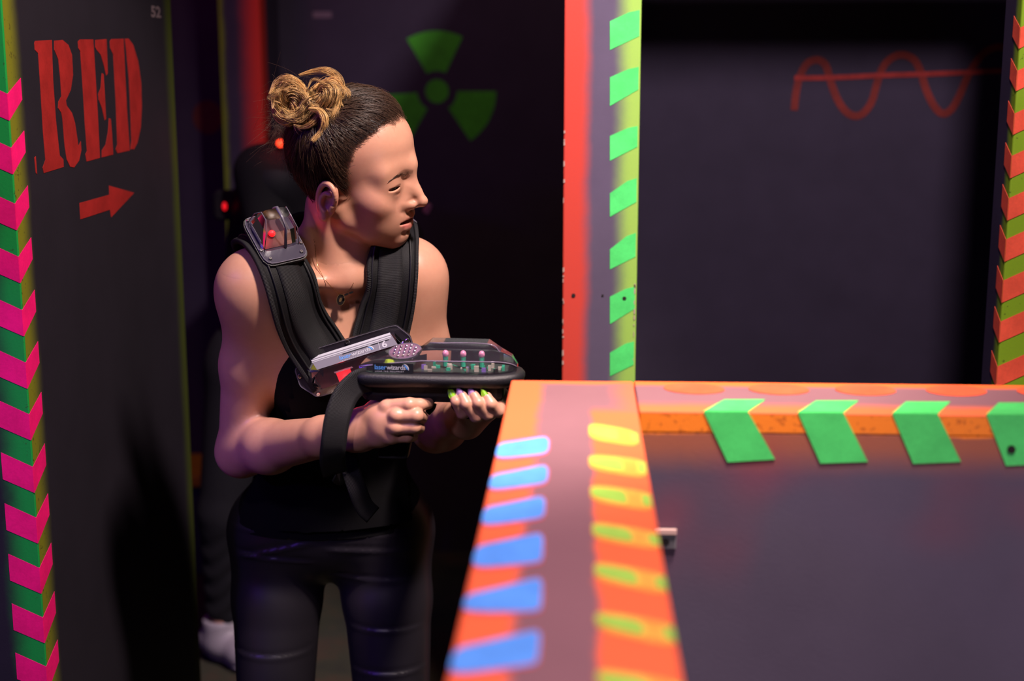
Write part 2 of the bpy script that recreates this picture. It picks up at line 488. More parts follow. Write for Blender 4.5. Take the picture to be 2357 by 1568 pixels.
# --- the two low barriers in front
ZB = 1.136
x0b, x1b = PZ(1175, 880, ZB).x, PZ(1459, 885, ZB).x
y1b = PZ(1320, 876, ZB).y
y0r = PZ(1900, 951, ZB).y
nb = root('low_barrier', ((x0b + x1b) / 2, .9, 0), 'low barrier with blue and yellow-green stripes along its top, nearest the camera', 'barrier')
def near_mat():
    n = N('near_barrier_paint'); n.set(Roughness=.6); n.b.inputs['Specular IOR Level'].default_value = .25
    pos = n.pos(); x, y, z = n.sep(pos)
    w = n.math('MULTIPLY', n.math('SUBTRACT', n.noise(pos, 14, 3), .5), .014)
    x2, y2 = n.math('ADD', x, w), n.math('ADD', y, w)
    col = n.mix(n.noise(pos, 8, 5), (.20, .098, .110, 1), (.26, .125, .140, 1))
    l = n.math('SUBTRACT', 1.0, n.smooth(x2, x0b + .030, x0b + .042))
    r = n.smooth(x2, x1b - .053, x1b - .046)
    r = n.math('MULTIPLY', r, n.math('SUBTRACT', 1.0, n.smooth(y2, y1b - .16, y1b - .12)))
    r2 = n.math('MULTIPLY', n.smooth(x2, x1b - .035, x1b - .005), .7)
    f = n.smooth(y2, y1b - .026, y1b - .014)
    top = n.math('GREATER_THAN', z, ZB - .004)
    m = n.math('MAXIMUM', n.math('MAXIMUM', l, r), n.math('MAXIMUM', f, r2))
    col = n.mix(m, col, (.95, .15, .05, 1))
    col = n.mix(top, GREY, col)
    n.base(col); n.bump(n.noise(pos, 240, 3), .1, .001)
    return n.m
box('panel', (x0b, -.75, 0), (x1b, y1b, ZB), near_mat(), nb, .003)
S7 = 2.153
def top7(pts): return [PZ(1000 + x / S7, 840 + y / S7, ZB) for x, y in pts]
def soft_poly(pts, n=4):
    out = []
    k = len(pts)
    for i in range(k):
        a, b, c = Vector(pts[i - 1]), Vector(pts[i]), Vector(pts[(i + 1) % k])
        p, q = b.lerp(a, .3), b.lerp(c, .3)
        for j in range(n):
            t = j / (n - 1)
            out.append((1 - t) ** 2 * p + 2 * t * (1 - t) * b + t * t * q)
    return out
bl_s = [((285,395),(285,470),(565,445),(570,358)), ((252,552),(250,628),(560,592),(565,500)), ((216,714),(212,803),(545,765),(550,655)),
        ((176,905),(170,1012),(535,985),(540,838)), ((125,1148),(118,1228),(528,1228),(535,1060)), ((55,1415),(35,1545),(512,1490),(525,1320))]
for a, b, c, d in bl_s:
    for nm, g, mat, lf in (('pink_fringe', 12, 'pink', .0006), ('blue_stripe', 0, 'blue', .0011)):  # pink chromatic halo of the blue stripes put in as colour beneath them
        p = [(max(a[0] - 0, 0), a[1] - g), (b[0], b[1] + g), (c[0] - 20 + g * .5, c[1] + g * .6), (c[0] + g * .5, c[1] - 20), (d[0] + g * .5, d[1] + 22), (d[0] - 22 + g * .5, d[1] - g * .6), ((a[0] + d[0]) / 2, (a[1] * .55 + d[1] * .45) - g)]
        w3 = top7(p)
        for v in w3: v.x = max(v.x, x0b + .001)
        decal(nm, soft_poly(w3), (0, 0, 1), M[mat], nb, lf)
yg = [((768,295),(768,362),(1010,400),(1005,338)), ((770,452),(770,512),(1052,556),(1045,482)), ((775,602),(778,668),(1080,720),(1068,642)),
      ((782,785),(788,858),(1120,910),(1105,842)), ((795,985),(798,1058),(1158,1135),(1140,1050)), ((800,1230),(806,1305),(1205,1392),(1185,1298)), ((806,1515),(812,1600),(1250,1690),(1235,1592))]
for a, b, c, d in yg:
    w3 = top7([(a[0] - 6, a[1] - 10), (b[0] - 4, b[1] + 8), (c[0], c[1] + 10), (d[0], d[1] - 8)])
    for v in w3: v.x = min(v.x, x1b - .001)
    decal('yellow_stripe', soft_poly(w3), (0, 0, 1), M['yellow'], nb, .0006)
    e = lambda p, q, t: (p[0] + (q[0] - p[0]) * t, p[1] + (q[1] - p[1]) * t)
    decal('lime_stripe', soft_poly(top7([e(a, b, .1), e(a, b, .85), e(b, c, .62), e(a, d, .58)])), (0, 0, 1), M['lime'], nb, .0011)
    t = top7([e(d, c, .1), e(d, c, .9), e(e(a, d, .84), e(b, c, .84), .85), e(e(a, d, .84), e(b, c, .84), .1)])
    for v in t: v.x = min(v.x, x1b - .001)
    decal('lime_stripe', t, (0, 0, 1), M['lime'], nb, .0011)

rb = root('low_barrier', (.75, (y0r + y1b) / 2, 0), 'low barrier with green chevrons across its orange front edge, right half', 'barrier')
def right_mat():
    n = N('right_barrier_paint'); n.set(Roughness=.6); n.b.inputs['Specular IOR Level'].default_value = .25
    pos = n.pos(); x, y, z = n.sep(pos)
    w = n.math('MULTIPLY', n.math('SUBTRACT', n.noise(pos, 14, 3), .5), .014)
    y2, z2 = n.math('ADD', y, w), n.math('ADD', z, w)
    top = n.math('GREATER_THAN', z, ZB - .0025)
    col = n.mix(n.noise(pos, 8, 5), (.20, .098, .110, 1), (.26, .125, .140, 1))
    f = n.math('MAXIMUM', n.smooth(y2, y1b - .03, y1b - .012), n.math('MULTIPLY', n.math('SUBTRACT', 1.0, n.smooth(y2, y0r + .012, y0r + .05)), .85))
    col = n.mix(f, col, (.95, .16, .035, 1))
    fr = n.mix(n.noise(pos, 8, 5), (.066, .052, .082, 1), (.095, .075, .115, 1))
    s = n.smooth(z2, ZB - .075, ZB - .03)
    fr = n.mix(n.math('MULTIPLY', s, .5), fr, (.55, .13, .01, 1))
    red = n.smooth(n.noise(pos, 3.1, 2), .56, .75)
    red = n.math('MULTIPLY', red, n.smooth(z, ZB - .25, ZB - .1))
    fr = n.mix(n.math('MULTIPLY', red, .5), fr, (.35, .02, .03, 1))
    rail = n.smooth(z2, ZB - .026, ZB - .021)
    sp = n.smooth(n.noise(pos, 160, 3, .6), .56, .64)
    rc = n.mix(n.math('MULTIPLY', sp, .6), (.85, .22, .015, 1), (.35, .07, .008, 1))
    fr = n.mix(rail, fr, rc)
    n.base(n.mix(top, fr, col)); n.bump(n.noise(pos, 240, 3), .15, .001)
    return n.m
RM = right_mat()
box('panel', (x1b + .001, y0r + .0004, 0), (1.75, y1b, ZB - .0235), RM, rb, .001)
box('top_rail', (x1b + .001, y0r, ZB - .0235), (1.75, y1b, ZB), RM, rb, .0015)
S8 = 2.154
def f8(x, y): return 1440 + x / S8, 840 + y / S8
ch = [(((490,175),(692,175),(612,242),(390,242)), ((505,482),(740,468))), (((945,180),(1155,180),(1085,245),(858,245)), ((965,488),(1200,480))),
      (((1390,185),(1610,185),(1550,247),(1325,247)), ((1425,490),(1662,480))), (((1850,190),(2080,190),(2020,250),(1790,250)), ((1885,500),(2125,490))), (((2310,195),(2540,195),(2480,252),(2250,252)), ((2345,505),(2590,495)))]
for tp, bt in ch:
    w3 = [PZ(*f8(*p), ZB) for p in tp]
    xa, xb = w3[3].x, w3[2].x
    w3[3] = Vector((xa, y0r, ZB)); w3[2] = Vector((xb, y0r, ZB))
    decal('green_chevron', w3, (0, 0, 1), M['green'], rb, .0008)
    b0, b1 = P(*f8(*bt[0]), y0r), P(*f8(*bt[1]), y0r)
    decal('green_chevron', [(xa, y0r, ZB), (xb, y0r, ZB), (b1.x, y0r, b1.z), (b0.x, y0r, b0.z)], (0, -1, 0), M['green'], rb, .0008, .004)
for x in (340, 760, 1190, 1640, 2090):
    pts = []
    for k in range(18):
        a = k / 18 * 6.283
        pts.append(PZ(*f8(x + 150 * math.cos(a) + 30 * math.sin(a), 118 + x * .008 + 27 * math.sin(a)), ZB))
    for v in pts: v.y = min(v.y, y1b - .001)
    decal('orange_blob', pts, (0, 0, 1), M['orange'], rb, .0008)
# black bolt and metal latch on the front
M['steel'] = plain('dull_steel', (.35, .33, .33, 1), .38, .5, 1.0)
c = P(2327, 1034, y0r)
decal('bolt', [c + Vector((.0045 * math.cos(k * .785), 0, .0045 * math.sin(k * .785))) for k in range(8)], (0, -1, 0), M['hole'], rb, .002)
la, lb2 = P(1500, 1215, y0r), P(1556, 1262, y0r)
M['brack'] = plain('painted_bracket', (.13, .12, .125, 1), .5, .4)
lt = root('latch_bracket', ((la.x + lb2.x) / 2, y0r, lb2.z), 'small grey metal bracket on the dark front of the right barrier', 'bracket')
box('plate', (la.x, y0r - .003, lb2.z), (lb2.x, y0r, la.z), M['brack'], lt, .0006)
box('flange', (la.x, y0r - .006, la.z - .006), (lb2.x, y0r - .002, la.z), plain('bracket_edge', (.5, .32, .28, 1), .5), lt, .0006)
c = P(1532, 1246, y0r)
decal('screw_hole', [c + Vector((.004 * math.cos(k * .785), -.003, .004 * math.sin(k * .785))) for k in range(8)], (0, -1, 0), M['hole'], lt, .0008)
# enclosing walls outside the frame
tag(box('wall_outer_left', (-3.25, -1.2, 0), (-3.2, 5.2, 3.0), M['grey']), kind='structure')
tag(box('wall_outer_right', (3.2, -1.2, 0), (3.25, 5.2, 3.0), M['grey']), kind='structure')
tag(box('wall_outer_back', (-3.2, 5.15, 0), (3.2, 5.2, 3.0), M['grey']), kind='structure')
# ------------------------------------------------------------------ implicit-surface modelling
def A3(v): return np.array(tuple(v), float)
class Sdf:
    """smooth blend of tapered capsules and ellipsoids"""
    def __init__(s): s.p = []
    def cone(s, a, ra, b, rb, k=.02, op='+', tagv=0):
        a, b = A3(a), A3(b); s.p.append(('c', a, ra, b, rb, k, op, (a + b) / 2, np.linalg.norm(b - a) / 2 + max(ra, rb)))
    def chain(s, pts, rs, k=.01, op='+'):
        for i in range(len(pts) - 1): s.cone(pts[i], rs[i], pts[i + 1], rs[i + 1], k, op)
    def ell(s, c, r, R=None, k=.02, op='+'):
        c, r = A3(c), A3(r); R = np.eye(3) if R is None else np.array(R, float)
        s.p.append(('e', c, r, R, None, k, op, c, r.max()))
    def groove(s, pts, w, depth):
        for a, b in zip(pts[:-1], pts[1:]):
            a, b = A3(a), A3(b); s.p.append(('c', a, 0, b, 0, depth, 'g', (a + b) / 2, np.linalg.norm(b - a) / 2 + 2.5 * w, w))
    def __call__(s, X):
        X = np.asarray(X, np.float32)
        d = np.full(len(X), 10.0, np.float32)
        lo, hi = X.min(0), X.max(0)
        f4 = np.float32
        for t in s.p:
            k, op, c, rad = t[5], t[6], t[7], t[8]
            gap = np.maximum(np.maximum(lo - c, c - hi), 0)
            if gap @ gap > (rad + k + .03) ** 2: continue
            if t[0] == 'c':
                a, ra, b, rb = t[1:5]; ab = b - a; L = ab @ ab
                q = X - a.astype(f4)
                h = np.minimum(np.maximum(q @ (ab / max(L, 1e-12)).astype(f4), 0), 1)
                q -= h[:, None] * ab.astype(f4)
                e = np.sqrt(np.einsum('ij,ij->i', q, q)) - (f4(ra) + f4(rb - ra) * h)
            else:
                q = ((X - t[1].astype(f4)) @ t[3].T.astype(f4)) / t[2].astype(f4)
                k0 = np.sqrt(np.einsum('ij,ij->i', q, q)); q /= t[2].astype(f4); k1 = np.sqrt(np.einsum('ij,ij->i', q, q))
                e = k0 * (k0 - 1) / np.maximum(k1, f4(1e-9))
            if op == 'g':
                d += f4(k) * np.exp(-(e / f4(t[9])) ** 2)
            elif op == '+':
                h = np.maximum(f4(k) - np.abs(d - e), 0)
                d = np.minimum(d, e) - h * h * f4(.25 / k)
            else:
                e = -e; h = np.maximum(f4(k) - np.abs(d - e), 0)
                d = np.maximum(d, e) + h * h * f4(.25 / k)
        return d.astype(float)
def grad(f, X, e=8e-4):
    g = np.zeros((len(X), 3))
    for sg in ((1, 1, 1), (1, -1, -1), (-1, 1, -1), (-1, -1, 1)):
        sg = np.array(sg, float); g += sg * f(X + sg * e)[:, None]
    return g / (np.linalg.norm(g, axis=1)[:, None] + 1e-12)
def chunks_eval(f, X, size=40000):
    out = np.empty(len(X))
    for i in range(0, len(X), size): out[i:i + size] = f(X[i:i + size])
    return out
def nets(f, lo, hi, h, keep=None, project=1):
    """sparse surface nets: returns vertices and quads of the zero level"""
    lo, hi = A3(lo), A3(hi); B = 8
    nb = np.ceil((hi - lo) / (h * B)).astype(int)
    I = np.stack(np.meshgrid(*[np.arange(n) for n in nb], indexing='ij'), -1).reshape(-1, 3)
    c = lo + (I + .5) * h * B
    d = chunks_eval(f, c, 512)
    I = I[np.abs(d) < h * B * .87 * 1.35 + .014]
    q = (I // 2); I = I[np.lexsort((q[:, 2], q[:, 1], q[:, 0]))]
    G = np.arange(B + 1)
    off = np.stack(np.meshgrid(G, G, G, indexing='ij'), -1).reshape(-1, 3)
    dim = nb * B + 3
    cells, verts, edges = [], [], []
    C8 = np.array([[i, j, k] for i in (0, 1) for j in (0, 1) for k in (0, 1)])
    E12 = [(a, b) for a in range(8) for b in range(a + 1, 8) if np.abs(C8[a] - C8[b]).sum() == 1]
    for s in range(0, len(I), 8):
        Ib = I[s:s + 8]
        pts = lo + ((Ib[:, None, :] * B + off[None]) * h)
        v = f(pts.reshape(-1, 3)).reshape(len(Ib), B + 1, B + 1, B + 1)
        cv = np.stack([v[:, i:i + B, j:j + B, k:k + B] for i, j, k in C8], -1)
        neg = cv < 0
        m = neg.any(-1) & ~neg.all(-1)
        ib, x, y, z = np.nonzero(m)
        if not len(ib): continue
        cvm, ng = cv[ib, x, y, z], neg[ib, x, y, z]
        base = Ib[ib] * B + np.stack([x, y, z], -1)
        acc = np.zeros((len(ib), 3)); cnt = np.zeros(len(ib))
        for a, b in E12:
            cr = ng[:, a] != ng[:, b]
            t = cvm[:, a] / np.where(np.abs(cvm[:, a] - cvm[:, b]) < 1e-12, 1, cvm[:, a] - cvm[:, b])
            p = C8[a] + (C8[b] - C8[a]) * t[:, None]
            acc += np.where(cr[:, None], p, 0); cnt += cr
        verts.append(lo + (base + acc / cnt[:, None]) * h)
        key = (base[:, 0] * dim[1] + base[:, 1]) * dim[2] + base[:, 2]
        cells.append(key)
        ed = np.stack([np.where(ng[:, 0] != ng[:, 4], np.where(ng[:, 0], 1, -1), 0), np.where(ng[:, 0] != ng[:, 2], np.where(ng[:, 0], 1, -1), 0),
                       np.where(ng[:, 0] != ng[:, 1], np.where(ng[:, 0], 1, -1), 0)], -1)
        edges.append(ed)
    key = np.concatenate(cells); V = np.concatenate(verts); ed = np.concatenate(edges)
    o = np.argsort(key); key, V, ed = key[o], V[o], ed[o]
    st = np.array([dim[1] * dim[2], dim[2], 1])
    Q = []
    for ax in range(3):
        u, w = (ax + 1) % 3, (ax + 2) % 3
        for sgn in (1, -1):
            k0 = key[ed[:, ax] == sgn]
            q = np.stack([k0, k0 - st[u], k0 - st[u] - st[w], k0 - st[w]], -1)
            i = np.searchsorted(key, q); i = np.clip(i, 0, len(key) - 1)
            ok = (key[i] == q).all(1); i = i[ok]
            Q.append(i if sgn == 1 else i[:, ::-1])
    Q = np.concatenate(Q)
    for _ in range(project):
        for s in range(0, len(V), 3000):
            X = V[s:s + 3000]; V[s:s + 3000] = X - np.clip(f(X), -h, h)[:, None] * grad(f, X)
    if keep is not None:
        m = keep(V); Q = Q[m[Q].any(1)]
        used = np.unique(Q); r = np.full(len(V), -1); r[used] = np.arange(len(used)); V, Q = V[used], r[Q]
    return V, Q
def np_mesh(name, V, Q, mat, parent, colors=None, mats=None):
    off = np.array(world_loc(parent)) if parent is not None else np.zeros(3)
    me = bpy.data.meshes.new(name)
    n, k = len(Q), Q.shape[1]
    me.vertices.add(len(V)); me.vertices.foreach_set('co', (V - off).astype(np.float32).ravel())
    me.loops.add(n * k); me.loops.foreach_set('vertex_index', Q.astype(np.int32).ravel())
    me.polygons.add(n); me.polygons.foreach_set('loop_start', np.arange(0, n * k, k, dtype=np.int32))
    me.polygons.foreach_set('use_smooth', np.ones(n, bool))
    me.update(calc_edges=True); me.validate()
    if colors is not None:
        at = me.color_attributes.new('tint', 'FLOAT_COLOR', 'POINT')
        at.data.foreach_set('color', np.concatenate([colors, np.ones((len(V), 1))], 1).astype(np.float32).ravel())
    if mat is not None: me.materials.append(mat)
    o = bpy.data.objects.new(name, me)
    return link(o, parent)
def conform(f, X, off, it=6):
    X = np.array(X, float); off = np.broadcast_to(off, (len(X),))
    for _ in range(it): X = X - (f(X) - off)[:, None] * grad(f, X, .002)
    return X
def sstep(x, a, b):
    t = np.clip((x - a) / (b - a), 0, 1); return t * t * (3 - 2 * t)
def nrm(v): v = A3(v); return v / np.linalg.norm(v)
def p3(px, py, Y): return A3(P(px, py, Y))

# ------------------------------------------------------------------ the woman: pose
Zup = np.array([0, 0, 1.0])
SHR, SHL = p3(586, 666, 1.965), p3(945, 640, 2.075)
NECK = p3(778, 610, 2.07)
PEL = p3(762, 1195, 2.19)
CHEST = p3(783, 815, 2.085)
WAIST = p3(765, 1010, 2.15)
tx = nrm(SHL - SHR)                                   # her right -> left
def frame(up, across):
    u = nrm(up); f = nrm(np.cross(across, u)); f = -f if f[1] > 0 else f    # forward = towards camera
    a = nrm(np.cross(u, f)); a = a if a @ across > 0 else -a
    return np.array([a, f, u])
Rch = frame(NECK - WAIST, tx)
Rpe = frame(Zup, np.array([1, .12, 0]))
torso = Sdf()
torso.ell(CHEST + Rch[1] * -.01, (.116, .088, .135), Rch, .03)
torso.ell(WAIST, (.120, .080, .16), Rch, .06)
torso.ell(PEL, (.137, .096, .080), Rpe, .07)
torso.cone(PEL + Rpe[0] * -.085 - Zup * .008, .058, PEL + Rpe[0] * .085 - Zup * .008, .058, .05)
for s in (-1, 1):                                     # bust
    torso.ell(CHEST + Rch[0] * s * .056 + Rch[1] * .052 - Rch[2] * .012, (.048, .042, .05), Rch, .045)
torso.cone(SHR * .84 + SHL * .16 + np.array([0, .03, 0]), .036, SHL * .84 + SHR * .16 + np.array([0, .03, 0]), .036, .05)
CL = p3(790, 640, 1.995)                              # hollow of the throat
body = Sdf(); body.p = list(torso.p)
for S in (SHR, SHL):
    body.cone(NECK + np.array([0, .03, .035]), .034, S * .85 + NECK * .15 + np.array([0, .02, .018]), .030, .04)      # trapezius
    body.cone(CL + (S - CL) * .12 + np.array([0, -.006, -.004]), .0085, S + np.array([0, -.022, .022]), .011, .03)   # clavicle
# arms
ELR, WRR = p3(556, 1040, 2.03), p3(818, 993, 1.800)
ELL, WRL = p3(1003, 985, 2.13), p3(1058, 955, 1.885)
def arm(S, E, Wp, sc=1.0):
    body.ell(S + np.array([0, 0, -.006]), (.041, .043, .050), None, .03)
    body.cone(S, .040, S + (E - S) * .45, .0385, .03); body.cone(S + (E - S) * .45, .0385, E, .034, .02)
    m = E + (Wp - E) * .28
    body.cone(E, .036, m, .0365, .02); body.cone(m, .0365, E + (Wp - E) * .75, .0275, .02); body.cone(E + (Wp - E) * .75, .0275, Wp, .0235, .012)
arm(SHR, ELR, WRR); arm(SHL, ELL, WRL)
body.cone(SHR, .04, CHEST + Rch[0] * -.075 + Rch[2] * .03 + Rch[1] * .03, .045, .05)      # pectorals to shoulder
body.cone(SHL, .04, CHEST + Rch[0] * .075 + Rch[2] * .03 + Rch[1] * .03, .045, .05)
# legs
HPR, HPL = p3(640, 1235, 2.2), p3(885, 1235, 2.21)
KNR, KNL = p3(634, 1640, 2.13), p3(904, 1640, 2.15)
ANR, ANL = np.array([KNR[0] - .01, 2.28, .085]), np.array([KNL[0] + .01, 2.31, .085])
legs = Sdf()
for Hh, Kn, An in ((HPR, KNR, ANR), (HPL, KNL, ANL)):
    m = Hh + (Kn - Hh) * .35
    legs.cone(Hh, .074, m, .068, .04); legs.cone(m, .068, Kn, .056, .012)
    c = Kn + (An - Kn) * .3 + np.array([0, .015, 0])
    legs.cone(Kn, .056, c, .054, .02); legs.cone(c, .054, An, .034, .02)
body.p += legs.p
for An in (ANR, ANL):
    body.cone(An, .034, An + np.array([0, -.14, -.055]), .025, .02)
# hands --------------------------------------------------------------------
def finger(pts, r0, r1):
    rs = np.linspace(r0, r1, len(pts)); body.chain([p3(*q) for q in pts], rs, .0022)
# right hand closes on the pistol grip, index finger along the trigger
RM_ = [p3(893, 937, 1.768), p3(914, 957, 1.755), p3(911, 984, 1.756), p3(902, 1006, 1.764)]
for i, q in enumerate(RM_): body.cone(WRR + (RM_[1] - WRR) * .05 + (q - RM_[1]) * .35, .0180, q - (q - WRR) * .10, .0112, .010)
for a, b in zip(RM_[:-1], RM_[1:]): body.cone(a + (WRR - a) * .32, .0130, b + (WRR - b) * .32, .0130, .010)
for q in RM_: body.ell(q + np.array([0, -.003, .001]), (.0108, .0100, .0100), None, .004)
finger([(893, 937, 1.768), (943, 932, 1.755), (967, 932, 1.762), (986, 929, 1.775)], .0102, .0072)
finger([(914, 957, 1.755), (958, 957, 1.750), (969, 961, 1.777), (948, 962, 1.797)], .0100, .0078)
finger([(911, 984, 1.756), (953, 983, 1.753), (963, 985, 1.778), (942, 986, 1.797)], .0095, .0074)
finger([(902, 1006, 1.764), (938, 1005, 1.762), (949, 1004, 1.782), (932, 1004, 1.797)], .0085, .0066)
body.chain([p3(836, 970, 1.80), p3(872, 945, 1.823), p3(905, 930, 1.838), p3(936, 926, 1.838)], [.018, .0145, .011, .009], .012)
body.ell(p3(838, 1016, 1.795), (.010, .009, .008), None, .012)            # wrist bone
# left hand cups the fore-grip from below, finger tips up on the near side
LF = [[(1044, 911, 1.762), (1050, 925, 1.757), (1065, 951, 1.764), (1074, 946, 1.815)],
      [(1064, 911, 1.758), (1073, 930, 1.753), (1096, 959, 1.760), (1096, 948, 1.815)],
      [(1091, 910, 1.758), (1101, 928, 1.752), (1123, 954, 1.760), (1118, 945, 1.818)],
      [(1121, 914, 1.758), (1130, 930, 1.755), (1146, 946, 1.764), (1152, 918, 1.812)]]
for i, f_ in enumerate(LF):
    finger(f_, .0058 if i == 0 else .0064, .0090 if i < 3 else .0098)
for f_ in LF:
    body.cone(WRL + np.array([.01, -.01, -.006]), .019, p3(*f_[3]), .0125, .014)
body.chain([p3(1075, 935, 1.87), p3(1100, 905, 1.86), p3(1120, 885, 1.85)], [.016, .011, .008], .01)
# head ---------------------------------------------------------------------
view = nrm(p3(850, 420, 2.0) - A3(CAM)); rgt = nrm(np.cross(view, Zup)); twd = nrm(np.cross(rgt, Zup)); twd = twd if twd[1] < 0 else -twd
TH, NOD, ROLL = math.radians(69), math.radians(5), math.radians(11)
hf = math.sin(TH) * rgt + math.cos(TH) * twd
hl = np.cross(Zup, hf); hu = Zup
hf, hu = hf * math.cos(NOD) - hu * math.sin(NOD), hu * math.cos(NOD) + hf * math.sin(NOD)
hu, hl = hu * math.cos(ROLL) - hl * math.sin(ROLL), hl * math.cos(ROLL) + hu * math.sin(ROLL)
RH = np.array([hf, hl, hu])                         # rows: forward, left, up
H0 = p3(763, 464, 1.955) + hl * .073
def hw(x, y, z): return H0 + np.array([x, y, z]) @ RH
def hloc(X): return (X - H0) @ RH.T
head = Sdf()                                         # in head-local coordinates
def rot(ax, deg):
    return np.array(Matrix.Rotation(math.radians(deg), 3, ax))
head.ell((-.004, 0, .058), (.077, .069, .070), None, .02)
head.ell((.031, 0, .066), (.058, .060, .056), None, .03)
head.ell((.030, 0, .000), (.058, .057, .068), None, .03)
for s in (-1, 1):
    head.cone((.004, s * .051, -.016), .014, (.014, s * .046, -.033), .012, .02)
    head.cone((.014, s * .046, -.033), .012, (.066, s * .011, -.065), .0125, .02)
    head.ell((.054, s * .045, -.004), (.021, .017, .018), None, .025)                 # cheekbone
    head.cone((.0855, s * .008, .038), .0085, (.066, s * .044, .038), .0085, .022)       # brow ridge
    head.ell((.050, s * .033, -.034), (.021, .0165, .024), None, .025)                  # cheek
head.ell((.046, 0, -.040), (.036, .037, .032), None, .025)
head.ell((.066, 0, -.032), (.022, .026, .022), None, .018)                            # muzzle
head.ell((.0645, 0, -.063), (.0160, .017, .0120), None, .014)                            # chin
for s in (-1, 1):                                                                      # eye sockets
    head.ell((.1075, s * .034, .0190), (.020, .021, .0105), rot('Z', s * 24), .030, '-')
head.cone((.0840, 0, .032), .0085, (.0975, 0, .005), .0074, .014)                        # nose
head.cone((.0975, 0, .005), .0074, (.1085, 0, -.0075), .0066, .008)
head.cone((.1060, 0, -.0095), .0062, (.088, 0, -.0170), .0060, .007)
for s in (-1, 1):
    head.ell((.0905, s * .0115, -.0125), (.0105, .0062, .0068), None, .008)
    head.cone((.088, s * .008, .012), .006, (.082, s * .016, -.008), .007, .012)
    head.ell((.0945, s * .0065, -.0225), (.0058, .0028, .0040), None, .003, '-')
    head.groove([(.0815, s * .0225, -.021), (.076, s * .0270, -.028), (.069, s * .0305, -.040), (.064, s * .0310, -.048)], .0036, .0019)
    head.groove([(.097, s * .0125, -.0050), (.086, s * .0190, -.0060)], .0030, .0008)
# eyelids around the eyeball
EYE = [(.0695, s * .0315, .0195) for s in (-1, 1)]
for s, e in zip((-1, 1), EYE):
    e = np.array(e)
    head.ell(e, (.0138, .0138, .0130), None, .018)
    def q(az, el, r=.0140):
        az, el = math.radians(az), math.radians(el)
        return e + r * np.array([math.cos(el) * math.cos(az), s * math.cos(el) * math.sin(az), math.sin(el)])
    head.ell(e + np.array([.0095, s * .0075, -.0012]), (.0090, .0185, .0026), rot('Z', s * 32) @ rot('X', s * 6), .0016, '-')
    head.groove([q(-40, -22), q(-10, -42, .0150), q(25, -40, .0155)], .0032, .0006)       # lower lid
    head.chain([q(-38, 8, .0138), q(0, 14, .0141), q(35, 11, .0141), q(70, -2, .0138)], [.0010, .0013, .0014, .0010], .0015)
# lips, parted
for s in (-1, 1):
    head.chain([(.0895, 0, -.0300), (.0870, s * .009, -.0300), (.0655, s * .0305, -.0380)], [.0048, .0048, .0024], .004)
    head.chain([(.0845, 0, -.0470), (.0825, s * .010, -.0465), (.0650, s * .0295, -.0400)], [.0056, .0054, .0024], .005)
head.ell((.0750, 0, -.0385), (.0250, .0275, .0040), rot('Y', 4), .0025, '-')
head.groove([(.0905, 0, -.019), (.0905, 0, -.026)], .0025, .0008)                        # philtrum
head.groove([(.080, -.014, -.0545), (.083, 0, -.0555), (.080, .014, -.0545)], .0045, .0024)  # crease under lip
# ears
for s in (-1, 1):
    Re = rot('X', s * 6) @ rot('Z', s * -24) @ rot('Y', -22)
    c = np.array([-.003, s * .0745, .000])
    Ri = np.linalg.inv(Re)
    def ep(x, y, z): return c + Ri @ np.array([x, s * y, z])
    head.ell(ep(-.001, -.002, 0), (.0150, .0050, .0270), Re, .006)
    rim = [(.0120, .002, .004), (.0125, .004, .014), (.0080, .006, .0235), (-.001, .007, .0275), (-.010, .0075, .0245), (-.0150, .0075, .0150), (-.0160, .007, .004), (-.0135, .0065, -.008), (-.0085, .006, -.018)]
    rim = [tuple(v) for v in spline(rim, 22)]
    head.chain([ep(*q_) for q_ in rim], list(np.linspace(.0028, .0036, 12)) + list(np.linspace(.0036, .0030, 10)), .0022)
    ant = [tuple(v) for v in spline([(.004, .005, .014), (-.005, .0060, .0115), (-.0090, .0060, .001), (-.0055, .006, -.010), (.003, .0055, -.0135)], 14)]
    head.chain([ep(*q_) for q_ in ant], [.0026] * 14, .0025)
    head.ell(ep(.000, .0035, -.0225), (.0085, .0050, .0085), Re, .005)
    head.ell(ep(.002, .0065, .000), (.0070, .0065, .0095), Re, .003, '-')
    head.cone(ep(.0115, .004, .000), .0036, ep(.0110, .0045, -.0065), .0032, .003)      # tragus
neckA, neckB = np.array([-.012, 0, -.030]), None
class HeadWorld:
    def __call__(s, X):
        L = hloc(X); lo, hi = L.min(0), L.max(0)
        return head(L)
headw = HeadWorld()
body_only = Sdf(); body_only.p = list(body.p)
NK = NECK + np.array([0, -.012, .01])
body_only.cone(hw(-.018, 0, -.035), .0500, NK, .0530, .03)
body_only.cone(hw(.000, .0, -.05), .036, CL + np.array([0, .034, .01]), .035, .03)
# neck muscle from behind the ear to the throat hollow
body_only.cone(hw(-.018, -.050, -.03), .013, CL + np.array([-.012, .008, .0]), .0075, .022)
body_only.cone(hw(-.018, .050, -.03), .013, CL + np.array([.012, .010, .0]), .0075, .022)
hc = hw(0, 0, .03)
def person_sdf(X):
    d = body_only(X)
    near = np.linalg.norm(X - hc, axis=1) < .26
    if near.any():
        e = headw(X[near]); b = d[near]; k = .012
        h = np.maximum(k - np.abs(b - e), 0) / k
        d[near] = np.minimum(b, e) - h * h * k * .25
    return d
